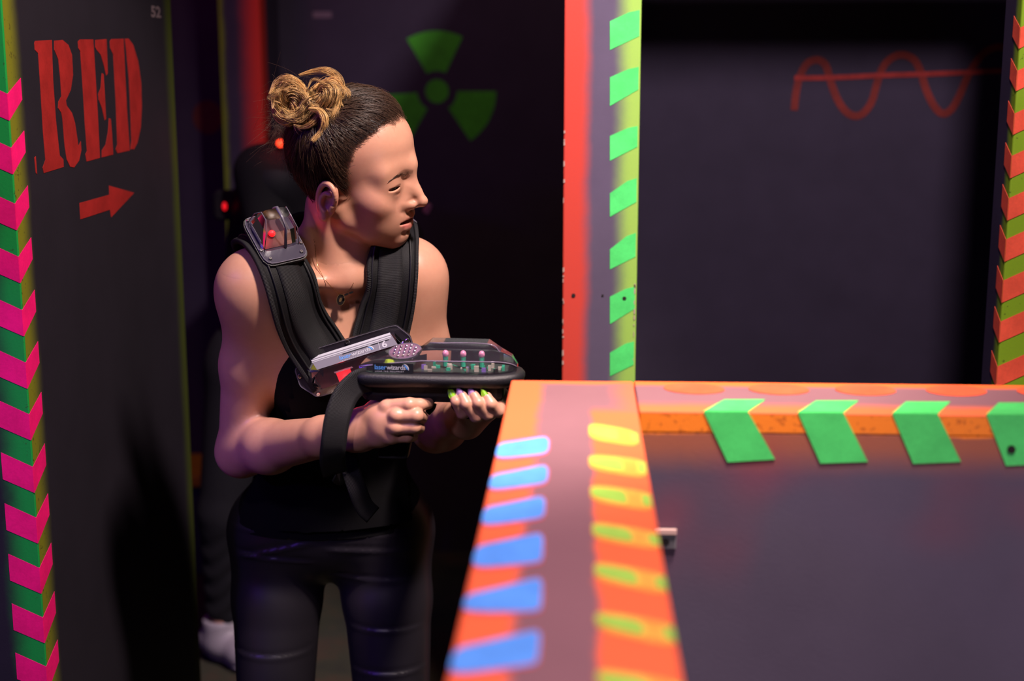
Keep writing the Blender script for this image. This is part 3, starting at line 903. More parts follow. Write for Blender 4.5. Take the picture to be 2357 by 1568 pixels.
# skin ---------------------------------------------------------------------
sk = N('skin'); sk.set(Roughness=.40); sk.b.inputs['Specular IOR Level'].default_value = .42
at = sk.node('ShaderNodeAttribute', attribute_name='tint')
sk.base(sk.mix(n_ := sk.math('MULTIPLY', sk.noise(sk.pos(), 70, 6, .75), .45), at.outputs['Color'], (.40, .14, .095, 1)))
sk.b.inputs['Subsurface Weight'].default_value = .08
sk.b.inputs['Subsurface Radius'].default_value = (.010, .004, .002)
sk.b.inputs['Subsurface Scale'].default_value = .6
sk.bump(sk.noise(sk.pos(), 900, 3), .08, .0006)
woman = root('person', ((KNR[0] + KNL[0]) / 2, 2.22, 0), 'woman in black tank top and shiny leggings aiming a toy laser gun', 'person')
def head_keep(V): return hloc(V)[:, 2] > -.096
def body_keep(V): return (hloc(V)[:, 2] <= -.084) | (np.linalg.norm(V - hc, axis=1) > .2)
hand_c = [(p3(915, 965, 1.775), .115), (p3(1100, 930, 1.80), .095)]
def in_hand(V, grow=0): 
    m = np.zeros(len(V), bool)
    for c, r in hand_c: m |= np.linalg.norm(V - c, axis=1) < r + grow
    return m
Vh, Qh = nets(person_sdf, hc - .17, hc + .17, .00135, head_keep)
Vb, Qb = nets(person_sdf, (-.72, 1.68, 0), (.12, 2.45, 1.36), .0055, lambda V: body_keep(V) & ~in_hand(V))
parts_ = [(Vh, Qh), (Vb, Qb)]
for c, r in hand_c:
    parts_.append(nets(person_sdf, c - r - .004, c + r + .004, .0017, lambda V, c=c, r=r: np.linalg.norm(V - c, axis=1) < r + .004))
# where two grids overlap, tuck the coarse surface just under the fine one
nb_ = grad(person_sdf, Vb, .002)
tuck = sstep(hloc(Vb)[:, 2], -.094, -.088) * (np.linalg.norm(Vb - hc, axis=1) < .2)
for c, r in hand_c: tuck = np.maximum(tuck, sstep(-np.linalg.norm(Vb - c, axis=1), -r - .002, -r + .004))
Vb = Vb - nb_ * (.0015 * tuck)[:, None]
parts_[1] = (Vb, Qb)
Vs, Qs, o_ = [], [], 0
for v, q in parts_: Vs.append(v); Qs.append(q + o_); o_ += len(v)
Vs, Qs = np.concatenate(Vs), np.concatenate(Qs)
def skin_tint(V):
    base = np.tile(np.array([.56, .295, .195]), (len(V), 1))
    L = hloc(V)
    y = np.abs(L[:, 1])
    def put(mask, c):
        nonlocal base; base = base * (1 - mask[:, None]) + np.array(c) * mask[:, None]
    nearh = (np.linalg.norm(V - hc, axis=1) < .2)
    # lips
    zl = L[:, 2] + .0385 + .15 * np.maximum(y - .010, 0) * 0
    up = np.exp(-((L[:, 2] + .0310 + y * .26) / .0040) ** 2) * sstep(-y, -.030, -.018) * sstep(L[:, 0], .070, .076)
    dn = np.exp(-((L[:, 2] + .0465 - y * .24) / .0050) ** 2) * sstep(-y, -.029, -.018) * sstep(L[:, 0], .069, .074)
    put(np.clip(np.maximum(up * .75, dn) * nearh, 0, 1), (.56, .16, .14))
    # inside of the mouth
    mo = np.exp(-((L[:, 2] + .0385) / .003) ** 2) * (y < .021) * (L[:, 0] > .055) * (L[:, 0] < .0785)
    put(np.clip(mo * nearh * 1.2, 0, 1), (.16, .03, .03))
    # eyebrows: combed dark hairs lying on the brow
    bx = (y - .009) / .028
    zb = .0355 + .0055 * np.sin(np.clip(bx, 0, 1) * 2.4) - .004 * np.clip(bx - .55, 0, 1)
    th = .0030 * (1 - .75 * np.clip(bx, 0, 1))
    br = sstep(-np.abs(L[:, 2] - zb), -th - .0016, -th * .4) * (bx > 0) * (bx < 1) * (L[:, 0] > .05)
    put(np.clip(br * nearh * .55, 0, 1), (.10, .045, .025))
    # lash line along the upper lid
    for e in EYE:
        sg = np.sign(e[1]); D = L - np.array(e); az = np.degrees(np.arctan2(D[:, 1] * sg, D[:, 0])); el = np.degrees(np.arctan2(D[:, 2], np.hypot(D[:, 0], D[:, 1])))
        lid = 12 - ((az - 5) / 20) ** 2 * 1.6
        put(np.clip((np.linalg.norm(D, axis=1) < .0168) * (np.abs(az - 10) < 52) * np.exp(-((el - lid) / 4.5) ** 2) * .9, 0, 1), (.05, .02, .015))
    # ears and cheeks slightly redder
    put(np.clip(np.exp(-((y - .076) / .012) ** 2) * nearh * .25, 0, 1), (.70, .26, .18))
    put(np.clip(np.exp(-(((L[:, 0] - .058) / .03) ** 2 + ((L[:, 2] + .012) / .025) ** 2)) * nearh * .3, 0, 1), (.72, .30, .24))
    return base
np_mesh('skin', Vs, Qs, sk.m, woman, skin_tint(Vs))
print('skin faces', len(Qs))
# ------------------------------------------------------------------ eyes, teeth
def uv_ball(c, r, R=None, nu=24, nv=14):
    V, Fq = [], []
    for i in range(nv + 1):
        for j in range(nu):
            a, b = math.pi * i / nv, 2 * math.pi * j / nu
            V.append((math.cos(a), math.sin(a) * math.cos(b), math.sin(a) * math.sin(b)))
    V = np.array(V) * np.array(r)
    if R is not None: V = V @ np.array(R)
    V = V + A3(c)
    for i in range(nv):
        for j in range(nu):
            Fq.append((i * nu + j, i * nu + (j + 1) % nu, (i + 1) * nu + (j + 1) % nu, (i + 1) * nu + j))
    return V, Fq
ey = N('eyeball'); ey.set(Roughness=.08); ey.b.inputs['Specular IOR Level'].default_value = .6
r_ = ey.sep(ey.coord('Generated'))
at = ey.node('ShaderNodeAttribute', attribute_name='tint'); ey.base(at.outputs['Color'])
look = nrm([.88, -.42, -.03])
for e in EYE:
    a = nrm(look); b = nrm(np.cross([0, 0, 1], a)); Rl = np.array([a, b, np.cross(a, b)])
    V, Fq = uv_ball((0, 0, 0), (.0122,) * 3, Rl, 32, 32)
    ang = np.degrees(np.arccos(np.clip(V @ a / .0122, -1, 1)))
    col = np.where((ang < 13)[:, None], (.005, .005, .005), np.where((ang < 31)[:, None], (.045, .05, .07), (.50, .40, .40)))
    np_mesh('eye', H0 + (V + np.array(e)) @ RH, np.array(Fq), ey.m, woman, col)
M['tooth'] = plain('teeth', (.55, .48, .42, 1), .2, .5)
for s in range(-4, 4):
    y = (s + .5) * .0062
    x = .0765 - (abs(y) / .028) ** 2 * .016
    w = .0029 if abs(s + .5) < 1 else .0025
    bm = bmesh.new(); bmesh.ops.create_cube(bm, size=1)
    for v in bm.verts: v.co = Vector(tuple(hw(x + v.co.x * .006, y + v.co.y * 2 * w, -.0348 + v.co.z * .0075)))
    from_bm('tooth', bm, M['tooth'], woman)

# ------------------------------------------------------------------ clothes
def cloth_mat(name, c, rough=.85, weave=900, spec=.25, bump=.35):
    n = N(name); n.set(Roughness=rough); n.b.inputs['Specular IOR Level'].default_value = spec
    n.base(n.mix(n.noise(n.pos(), 60, 4), tuple(x * .8 for x in c) + (1,), tuple(x * 1.25 for x in c) + (1,)))
    n.bump(n.noise(n.pos(), weave, 2), bump, .001); return n.m
M['knit'] = cloth_mat('black_cotton', (.0028, .0026, .0032), .9, 900, .1)
M['vest'] = cloth_mat('black_nylon', (.0045, .0042, .0055), .65, 700, .2)
core = Sdf(); core.p = list(torso.p)
for s_, S in ((-1, SHR), (1, SHL)):
    core.cone(S + (CHEST - S) * .22, .034, CHEST + Rch[0] * s_ * .075 + Rch[2] * .03 + Rch[1] * .03, .045, .05)
    core.cone(NECK + np.array([0, .03, .035]), .034, S * .85 + NECK * .15 + np.array([0, .02, .018]), .030, .04)
def tl(V): return (V - CHEST) @ Rch.T            # torso-local: across, forward, up
def top_keep(V):
    q = tl(V); a, f, u = np.abs(q[:, 0]), q[:, 1], q[:, 2]
    neck = -.004 + sstep(a, .050, .080) * .20
    arm = .03 + sstep(-a, -.118, -.085) * .2
    lim = np.where(f > 0, np.minimum(neck, arm), np.minimum(.09, arm))
    return (u < lim) & (V[:, 2] > PEL[2] + .005)
Vt, Qt = nets(lambda X: core(X) - .005, (-.72, 1.85, .6), (.12, 2.45, 1.36), .006, top_keep)
np_mesh('tank_top', Vt, Qt, M['knit'], woman)
# leggings with stretched creases
hips = Sdf(); hips.p = [torso.p[2], torso.p[3], torso.p[1]] + legs.p
lz = lambda py: P(640, py, 2.12).z
CRS = [(-1, lz(1262), .0045, .004, .30), (-1, lz(1280), .004, .0035, -.05), (-1, lz(1215), .004, .003, .02), (-1, lz(1500), .004, .002, .0),
       (1, lz(1262), .0045, .003, -.12), (1, lz(1335), .004, .0035, -.06), (1, lz(1447), .0038, .003, .0), (1, lz(1541), .0038, .003, .02), (1, lz(1225), .004, .002, -.15),
       (-1, lz(1590), .004, .003, .0), (1, lz(1610), .004, .003, .0)]
midx = (HPR[0] + HPL[0]) / 2
def leg_sdf(X):
    d = hips(X) - .004
    for sd, z0, w, amp, sl in CRS:
        side = sstep((X[:, 0] - midx) * sd, .0, .03)
        u = (X[:, 2] - z0 - sl * (X[:, 0] - midx - sd * .08)) / w
        front = sstep(-X[:, 1], -2.16, -2.10)
        d = d - .6 * amp * side * front * (np.exp(-u * u) - .8 * np.exp(-(u - 1.6) ** 2))
    return d
Vl, Ql = nets(leg_sdf, (-.72, 1.9, .05), (.12, 2.45, 1.0), .004, lambda V: (V[:, 2] < PEL[2] + .07) & (V[:, 2] > .13))
lm = N('coated_leather'); lm.set(Roughness=.42); lm.b.inputs['Specular IOR Level'].default_value = .55
lm.base((.012, .010, .014, 1)); lm.bump(lm.noise(lm.pos(), 420, 3), .10, .0006)
np_mesh('leggings', Vl, Ql, lm.m, woman)
# ankle shoes (below the frame)
M['shoe'] = plain('black_shoe', (.015, .014, .016, 1), .5)
for An in (ANR, ANL):
    shoe = Sdf(); shoe.cone(An + np.array([0, .02, -.045]), .036, An + np.array([0, -.15, -.055]), .030, .02); shoe.cone(An + np.array([0, .0, .03]), .042, An + np.array([0, 0, -.04]), .040, .02)
    V, Q = nets(lambda X: np.maximum(shoe(X), .002 - X[:, 2]), An - .22, An + .12, .007)
    np_mesh('shoe', V, Q, M['shoe'], woman)
# fingernails: long almond tips
M['nail_green'] = plain('lime_nail_polish', (.22, .48, .02, 1), .2, .6)
M['nail_violet'] = plain('mauve_nail_polish', (.30, .17, .33, 1), .2, .6)
def nail(tip, nxt, mat, out, L=.0175, w=.0050):
    t, n_ = p3(*tip), p3(*nxt)
    ax = nrm(t - n_); nr = nrm(out - ax * (out @ ax)); sd = np.cross(ax, nr)
    base = t - ax * .005 + nr * .0063
    V, Q = [], []
    K, Mx = 10, 7
    for i in range(K + 1):
        u = i / K
        ww = w * (1 - max(0, (u - .35) / .65) ** 1.8 * .93) * (.75 + .25 * min(1, u * 4))
        for j in range(Mx):
            v = j / (Mx - 1) * 2 - 1
            V.append(base + ax * L * u + sd * ww * v - nr * (ww * .42 * v * v + .0018 * u * u))
    nV = len(V)
    V += [p - nr * .0008 for p in V]
    for i in range(K):
        for j in range(Mx - 1):
            a = i * Mx + j; q = (a, a + 1, a + Mx + 1, a + Mx); Q.append(q); Q.append(tuple(nV + x for x in q[::-1]))
    bd = [j for j in range(Mx)] + [i * Mx + Mx - 1 for i in range(1, K + 1)] + [K * Mx + j for j in range(Mx - 2, -1, -1)] + [i * Mx for i in range(K - 1, 0, -1)]
    for a, b in zip(bd, bd[1:] + bd[:1]): Q.append((a, b, nV + b, nV + a))
    return build('fingernail', V, Q, mat, woman, True)
for i, f_ in enumerate(LF):
    o = nail(f_[0], f_[1], M['nail_green'] if i in (0, 3) else M['nail_violet'], np.array([-.25, -1, .15]))
    o['label'] = 'long lime green fingernail' if i in (0, 3) else 'long mauve fingernail'

# necklace
M['gold'] = plain('gold_chain', (.70, .42, .16, 1), .25, .5, 1.0)
def on_body(px, py, off, Y=1.97): return conform(body_only, [p3(px, py, Y)], off)[0]
def press(pts, off): return conform(body_only, [p3(x, y, 1.97) for x, y in pts], off)
for pts in ([(697, 560), (720, 600), (750, 645), (772, 680), (786, 700)], [(822, 655), (815, 670), (808, 683), (800, 695), (789, 702)]):
    ln = press(pts, .0022)
    ck = spline(ln, 60)
    V, Fq = tube(ck, [.0005 if i % 2 else .0003 for i in range(60)], 5)
    build('necklace_chain', V, Fq, M['gold'], woman, True)
M['onyx'] = plain('black_enamel', (.01, .008, .008, 1), .12, .6)
pc = on_body(790, 713, .006)
def disc(name, c, rx, ry, th, n, up, mat, parent, k=20):
    n = nrm(n); a = nrm(np.cross(up, n)); b = np.cross(n, a)
    V = [c + a * rx * math.cos(t) + b * ry * math.sin(t) + n * z for z in (-th / 2, th / 2) for t in [2 * math.pi * i / k for i in range(k)]]
    Fq = [tuple(range(k - 1, -1, -1)), tuple(range(k, 2 * k))] + [(i, (i + 1) % k, k + (i + 1) % k, k + i) for i in range(k)]
    return build(name, V, Fq, mat, parent)
pend = disc('pendant', pc, .0052, .0078, .002, [.15, -1, .25], [.18, 0, 1], M['onyx'], woman)
disc('pendant_rim', pc + np.array([0, .0004, 0]), .0060, .0086, .0018, [.15, -1, .25], [.18, 0, 1], M['gold'], woman)
disc('pendant_motif', pc + np.array([0, -.0012, 0]), .0018, .0034, .001, [.15, -1, .25], [.4, 0, 1], M['gold'], woman)
charm = on_body(808, 692, .005)
for a in (-.0035, .0035):
    disc('charm', charm + np.array([a, 0, a * .4]), .0034, .0016, .0015, [.1, -1, .2], [-.35, 0, 1], M['onyx'], woman, 10)

# ------------------------------------------------------------------ laser vest
vest = root('laser_tag_vest', tuple(CHEST * [1, 1, 0] + [0, 0, PEL[2]]), 'black laser tag vest with wide straps and glowing red sensors worn by the woman', 'vest')
wm = N('black_webbing'); wm.set(Roughness=.7); wm.b.inputs['Specular IOR Level'].default_value = .3
at = wm.node('ShaderNodeAttribute', attribute_name='tint'); sr = wm.node('ShaderNodeSeparateColor'); wm.lk(at.outputs['Color'], sr.inputs[0])
rib = wm.math('SINE', wm.math('MULTIPLY', sr.outputs[0], 4200.0))
wm.base(wm.mix(wm.smooth(rib, -1, 1), (.0035, .0032, .0042, 1), (.0095, .0088, .0115, 1))); wm.bump(rib, .45, .0006)
M['webbing'] = wm.m
smooth_b = Sdf(); smooth_b.p = list(core.p)
for S in (SHR, SHL): smooth_b.ell(S + np.array([0, 0, -.006]), (.041, .043, .050), None, .05)
smooth_b.cone(NECK + np.array([0, .01, .05]), .046, NECK - np.array([0, 0, .03]), .056, .04)
_sb = smooth_b
def smooth_b(X):
    a, b = _sb(X), body_only(X); h = np.maximum(.03 - np.abs(a - b), 0)
    return np.minimum(a, b) - h * h / .12
def strip(name, ctr, w0, w1, off, th, mat, f=body_only, parent=None, nu=60, nv=9, edge=.0, conf=True, outd=None, sag=0):
    """band following a centre line; w0..w1 across it (m), lying `off` above the body"""
    c = np.array(spline(ctr, nu))
    if conf: c = conform(f, c, off)
    t = np.gradient(c, axis=0); t /= np.linalg.norm(t, axis=1)[:, None]
    n = grad(f, c, .003) if conf else np.tile(nrm(outd), (nu, 1))
    sd = np.cross(t, n); sd /= np.linalg.norm(sd, axis=1)[:, None]
    rows, uv = [], []
    L = np.concatenate([[0], np.cumsum(np.linalg.norm(np.diff(c, axis=0), axis=1))])
    for j in range(nv):
        w = w0 + (w1 - w0) * j / (nv - 1)
        p = c + sd * w
        if conf:
            g = conform(f, p, off, 4)
            p = c * 0 + g
        rows.append(p); uv.append(np.stack([L, np.full(nu, w), L * 0], -1))
    G = np.array(rows)                                            # nv x nu x 3
    nr_ = np.array([grad(f, r, .003) if conf else n for r in rows])
    prof = np.array([1 - edge * abs(2 * j / (nv - 1) - 1) ** 6 for j in range(nv)])[:, None, None]
    Tp = G + nr_ * th * prof; Bt = G - nr_ * .001
    V = np.concatenate([Tp.reshape(-1, 3), Bt.reshape(-1, 3)]); U = np.concatenate(uv); U = np.concatenate([U, U])
    Q = []; m = nu * nv
    for j in range(nv - 1):
        for i in range(nu - 1):
            a = j * nu + i; q = (a, a + 1, a + nu + 1, a + nu); Q.append(q); Q.append(tuple(m + x for x in q[::-1]))
    bd = list(range(nu)) + [j * nu + nu - 1 for j in range(1, nv)] + [(nv - 1) * nu + i for i in range(nu - 2, -1, -1)] + [j * nu for j in range(nv - 2, 0, -1)]
    for a, b in zip(bd, bd[1:] + bd[:1]): Q.append((a, m + a, m + b, b))
    return np_mesh(name, V, np.array(Q), mat, parent, U)
strapR = [p3(612, 505, 2.16), p3(600, 520, 2.08), p3(608, 545, 2.0), p3(640, 605, 1.95), p3(690, 700, 1.94), p3(748, 800, 1.95), p3(790, 865, 1.96)]
strapL = [p3(885, 515, 2.2), p3(893, 522, 2.13), p3(905, 548, 2.06), p3(908, 600, 2.02), p3(902, 680, 2.0), p3(888, 770, 1.99), p3(872, 850, 1.98)]
M['edge'] = plain('black_piping', (.007, .0065, .008, 1), .55, .3)
for ctr, sg in ((strapR, 1), (strapL, 1)):
    st_ = strip('shoulder_strap', ctr, -.033, .047, .006, .006, M['vest'], smooth_b, vest, 60, 13, .6)
    strip('webbing', ctr, -.013, .024, .0115, .0022, M['webbing'], smooth_b, st_, 60, 5)
    strip('piping', ctr, .033, .0365, .0115, .003, M['edge'], smooth_b, st_, 60, 5, .5)
    strip('piping', ctr, -.0265, -.023, .0115, .003, M['edge'], smooth_b, st_, 60, 5, .5)
    strip('edge_band', ctr, .041, .048, .006, .0068, M['webbing'], smooth_b, st_, 60, 4)
    strip('edge_band', ctr, -.0345, -.030, .006, .0066, M['webbing'], smooth_b, st_, 60, 4)
def panel_keep(V):
    q = tl(V); return (q[:, 2] < -.005 + .03 * np.abs(q[:, 0] / .08)) & (V[:, 2] > PEL[2] + .02) & (np.abs(q[:, 0]) < .10)
Vp, Qp = nets(lambda X: core(X) - .012, (-.72, 1.8, .6), (.12, 2.45, 1.36), .008, lambda V: panel_keep(V))
np_mesh('vest_panel', Vp, Qp, M['knit'], vest)

# clear plastic
def clear(name, tint, ior=1.45, gl=.06, haze=.025):
    n = N(name); t = n.t; t.nodes.remove(n.b)
    tr = n.node('ShaderNodeBsdfTransparent'); tr.inputs[0].default_value = tint
    g = n.node('ShaderNodeBsdfGlossy'); g.inputs['Roughness'].default_value = gl; g.inputs[0].default_value = (1, 1, 1, 1)
    f = n.node('ShaderNodeFresnel'); f.inputs[0].default_value = ior
    df = n.node('ShaderNodeBsdfDiffuse'); df.inputs[0].default_value = (.55, .45, .62, 1)
    m0 = n.node('ShaderNodeMixShader'); m0.inputs[0].default_value = haze; n.lk(tr.outputs[0], m0.inputs[1]); n.lk(df.outputs[0], m0.inputs[2])
    m = n.node('ShaderNodeMixShader'); n.lk(f.outputs[0], m.inputs[0]); n.lk(m0.outputs[0], m.inputs[1]); n.lk(g.outputs[0], m.inputs[2])
    n.lk(m.outputs[0], n.out.inputs[0]); return n.m
M['clear'] = clear('clear_plastic', (.93, .92, .95, 1), 1.5, .06, .018)
M['dome'] = clear('clear_dome_plastic', (.9, .88, .93, 1), 1.5, .08, .05)
M['frost'] = plain('frosted_plastic', (.030, .025, .045, 1), .25, .6)
M['clear_edge'] = plain('plastic_rim', (.13, .115, .15, 1), .15, .6)
M['plastic'] = plain('black_plastic', (.012, .011, .014, 1), .42, .5, bump=(700, .5, .0012))
M['pcb_red'] = plain('dark_board', (.035, .006, .006, 1), .5)
M['led_red'] = emit('red_led', (1.0, .006, .02, 1), 1.0)
M['led_glow'] = emit('red_led_small', (1.0, .004, .006, 1), 1.3)
M['chrome'] = plain('screw_steel', (.75, .72, .72, 1), .2, .5, 1.0)
class Fr:
    """local frame: x, y in the plane of a device, z outwards"""
    def __init__(s, o, x, z):
        s.o = A3(o); s.z = nrm(z); s.x = nrm(A3(x) - s.z * (A3(x) @ s.z)); s.y = np.cross(s.z, s.x)
    def __call__(s, x, y, z=0): return s.o + s.x * x + s.y * y + s.z * z
def loft(name, fr, rings, mat, parent, cap0=True, cap1=True, smooth=False):
    """rings: list of (list of xy, z)"""
    V, Fq = [], []; k = len(rings[0][0])
    for pts, z in rings: V += [fr(x, y, z) for x, y in pts]
    for r in range(len(rings) - 1):
        for i in range(k): Fq.append((r * k + i, r * k + (i + 1) % k, (r + 1) * k + (i + 1) % k, (r + 1) * k + i))
    if cap0: Fq.append(tuple(range(k - 1, -1, -1)))
    if cap1: Fq.append(tuple(range((len(rings) - 1) * k, len(rings) * k)))
    return build(name, V, Fq, mat, parent, smooth)
def rounded(pts, r=.25, n=4):
    out = []
    k = len(pts)
    for i in range(k):
        a, b, c = np.array(pts[i - 1]), np.array(pts[i]), np.array(pts[(i + 1) % k])
        p, q = b + (a - b) * min(r, .45), b + (c - b) * min(r, .45)
        for j in range(n): t = j / (n - 1); out.append(tuple((1 - t) ** 2 * p + 2 * t * (1 - t) * b + t * t * q))
    return out
def inset(pts, d):
    c = np.mean(pts, 0); return [tuple(np.array(p) - (np.array(p) - c) / np.linalg.norm(np.array(p) - c) * d) for p in pts]
def screw(fr, x, y, z, r, parent):
    k = 10
    ring = lambda rr: [(x + rr * math.cos(2 * math.pi * i / k), y + rr * math.sin(2 * math.pi * i / k)) for i in range(k)]
    o = loft('screw', fr, [(ring(r), z), (ring(r), z + r * .4), (ring(r * .75), z + r * .75), (ring(r * .4), z + r * .75), (ring(r * .36), z + r * .3)], M['chrome'], parent, smooth=False)
    return o
def wordmark(fr, x, y, z, size, parent, blue=(.10, .30, .75, 1), white=(.50, .50, .55, 1)):
    if 'mk_blue' not in M:
        M['mk_blue'] = plain('logo_blue', blue, .4); M['mk_white'] = plain('logo_white', white, .4)
    o1 = text_mesh('lettering', 'laser', size, M['mk_blue'], parent, fr(x, y, z), fr.x, fr.y, .0002, spacing=.92)
    pw = np.array([tuple(v.co) for v in o1.data.vertices]) + np.array(world_loc(parent)); x2 = float(((pw - fr.o) @ fr.x).max()) + size * .04
    o2 = text_mesh('lettering', 'wizards', size, M['mk_white'], parent, fr(x2, y, z), fr.x, fr.y, .0002, spacing=.92)
    text_mesh('small_lettering', 'LASER TAG EQUIPMENT', size * .27, M['mk_white'], parent, fr(x + size * .1, y - size * .38, z), fr.x, fr.y, .0002, spacing=1.55)
    pw = np.array([tuple(v.co) for v in o2.data.vertices]) + np.array(world_loc(parent)); x3 = float(((pw - fr.o) @ fr.x).max())
    for r0, r1, mt in ((.62, .78, 'mk_white'), (.40, .58, 'mk_blue')):
        cx, cy = x3 - size * .28, y + size * .1
        pts = []
        K = 10
        for i in range(K + 1):
            a = math.radians(-12 + 105 * i / K); t = abs(i / K - .45) * .9
            pts.append((cx + size * r1 * math.cos(a), cy + size * r1 * math.sin(a)))
        for i in range(K, -1, -1):
            a = math.radians(-12 + 105 * i / K); th = (r1 - r0) * (1 - (abs(i / K - .45) / .6) ** 2)
            pts.append((cx + size * (r1 - th) * math.cos(a), cy + size * (r1 - th) * math.sin(a)))
        build('swoosh', [fr(px_, py_, z + .0003) for px_, py_ in pts], [(i, i + 1, 2 * K + 1 - i - 1, 2 * K + 1 - i) for i in range(K)], M[mt], parent)

# --- chest sensor
cs = conform(core, [p3(822, 833, 1.95)], .034)[0]
cn = nrm(twd + Zup * .02)
cf = Fr(cs, rgt * math.cos(.29) + Zup * math.sin(.29), cn)
u = .000605
oct_ = [(x * u, y * u) for x, y in [(-95,54),(122,52),(146,16),(146,-24),(120,-58),(-104,-58),(-134,-20),(-134,20)]]
chest = loft('chest_sensor', cf, [(rounded(inset(oct_, -.001), .12), -.006), (rounded(inset(oct_, -.001), .12), 0)], M['plastic'], vest)
rim = rounded(oct_, .12)
loft('clear_flange', cf, [(rim, .0002), (rim, .0022)], M['clear'], chest)
loft('flange_edge', cf, [(inset(rim, .0012), .0008), (inset(rim, -.0005), .0008), (inset(rim, -.0005), .0023), (inset(rim, .0004), .0023)], M['clear_edge'], chest, False, False)
b0 = [(x * u, y * u) for x, y in [(-88,38),(114,36),(128,8),(126,-22),(106,-44),(-92,-44),(-112,-16),(-110,16)]]
b1 = [(x * u, y * u) for x, y in [(-76,8),(104,6),(112,-2),(110,-22),(98,-36),(-84,-36),(-96,-18),(-90,0)]]
loft('clear_cover', cf, [(b0, .002), (b1, .020)], M['clear'], chest, cap0=False)
loft('circuit_board', cf, [(inset(b0, .004), .0024), (inset(b0, .004), .004)], M['pcb_red'], chest)
# label strip lying on the sloping upper face of the cover
su = nrm(cf(0, 38 * u, .002) - cf(0, 8 * u, .020))
lf = Fr(cf(-82 * u, 9 * u, .0200), cf.x, np.cross(cf.x, su)); lf.y = su
LH = np.linalg.norm(cf(0, 38 * u, .002) - cf(0, 8 * u, .020))
M['label_grey'] = plain('silver_label', (.17, .16, .20, 1), .3, .5)
M['label_white'] = plain('white_print', (.42, .42, .47, 1), .4)
M['label_black'] = plain('black_print', (.012, .012, .016, 1), .4)
L_ = 186 * u
loft('label', lf, [([(0, .001), (L_ + .006, .001), (L_, LH - .001), (-.006, LH - .001)], .0004), ([(0, .001), (L_ + .006, .001), (L_, LH - .001), (-.006, LH - .001)], .0008)], M['label_grey'], chest)
for y0, y1 in ((.80, .95), (.66, .74), (.57, .61)):
    loft('label_stripe', lf, [([(-.004, LH * y0), (L_, LH * y0), (L_, LH * y1), (-.005, LH * y1)], .0009), ([(-.004, LH * y0), (L_, LH * y0), (L_, LH * y1), (-.005, LH * y1)], .0011)], M['label_white'], chest)
loft('label_bar', lf, [([(.040, LH * .49), (L_ - .004, LH * .49), (L_ - .004, LH * .545), (.040, LH * .545)], .0009), ([(.040, LH * .49), (L_ - .004, LH * .49), (L_ - .004, LH * .545), (.040, LH * .545)], .0011)], M['label_black'], chest)
wordmark(lf, .034, LH * .19, .0010, .0100, chest)
text_mesh('number_six', '6', .0155, M['label_white'], chest, lf(L_ - .0160, LH * .10, .0012), lf.x, lf.y, .0002, bold=.0004)
loft('label_divider', lf, [([(L_ - .020, LH * .05), (L_ - .0192, LH * .05), (L_ - .0192, LH * .56), (L_ - .020, LH * .56)], .0009), ([(L_ - .020, LH * .05), (L_ - .0192, LH * .05), (L_ - .0192, LH * .56), (L_ - .020, LH * .56)], .0011)], M['label_white'], chest)
loft('led_window', cf, [([(x * u, y * u) for x, y in [(-44,-12),(-10,-12),(-8,-44),(-42,-44)]], .008), ([(x * u, y * u) for x, y in [(-44,-12),(-10,-12),(-8,-44),(-42,-44)]], .012)], M['led_red'], chest)
loft('led_frame', cf, [([(x * u, y * u) for x, y in [(-48,-8),(-4,-8),(-2,-12),(-46,-12)]], .012), ([(x * u, y * u) for x, y in [(-48,-8),(-4,-8),(-2,-12),(-46,-12)]], .0125)], M['label_grey'], chest)
for x, y in ((3, 48), (138, 8), (-127, 4), (-100, -50), (112, -50)): screw(cf, x * u, y * u, .0022, .0032, chest)
l_ = lamp('chest_led_light', 'POINT', tuple(cf(-26 * u, -28 * u, .016)), tuple(cf(0, 0, 1)), .05, (1, .02, .02), shadow_soft_size=.004)

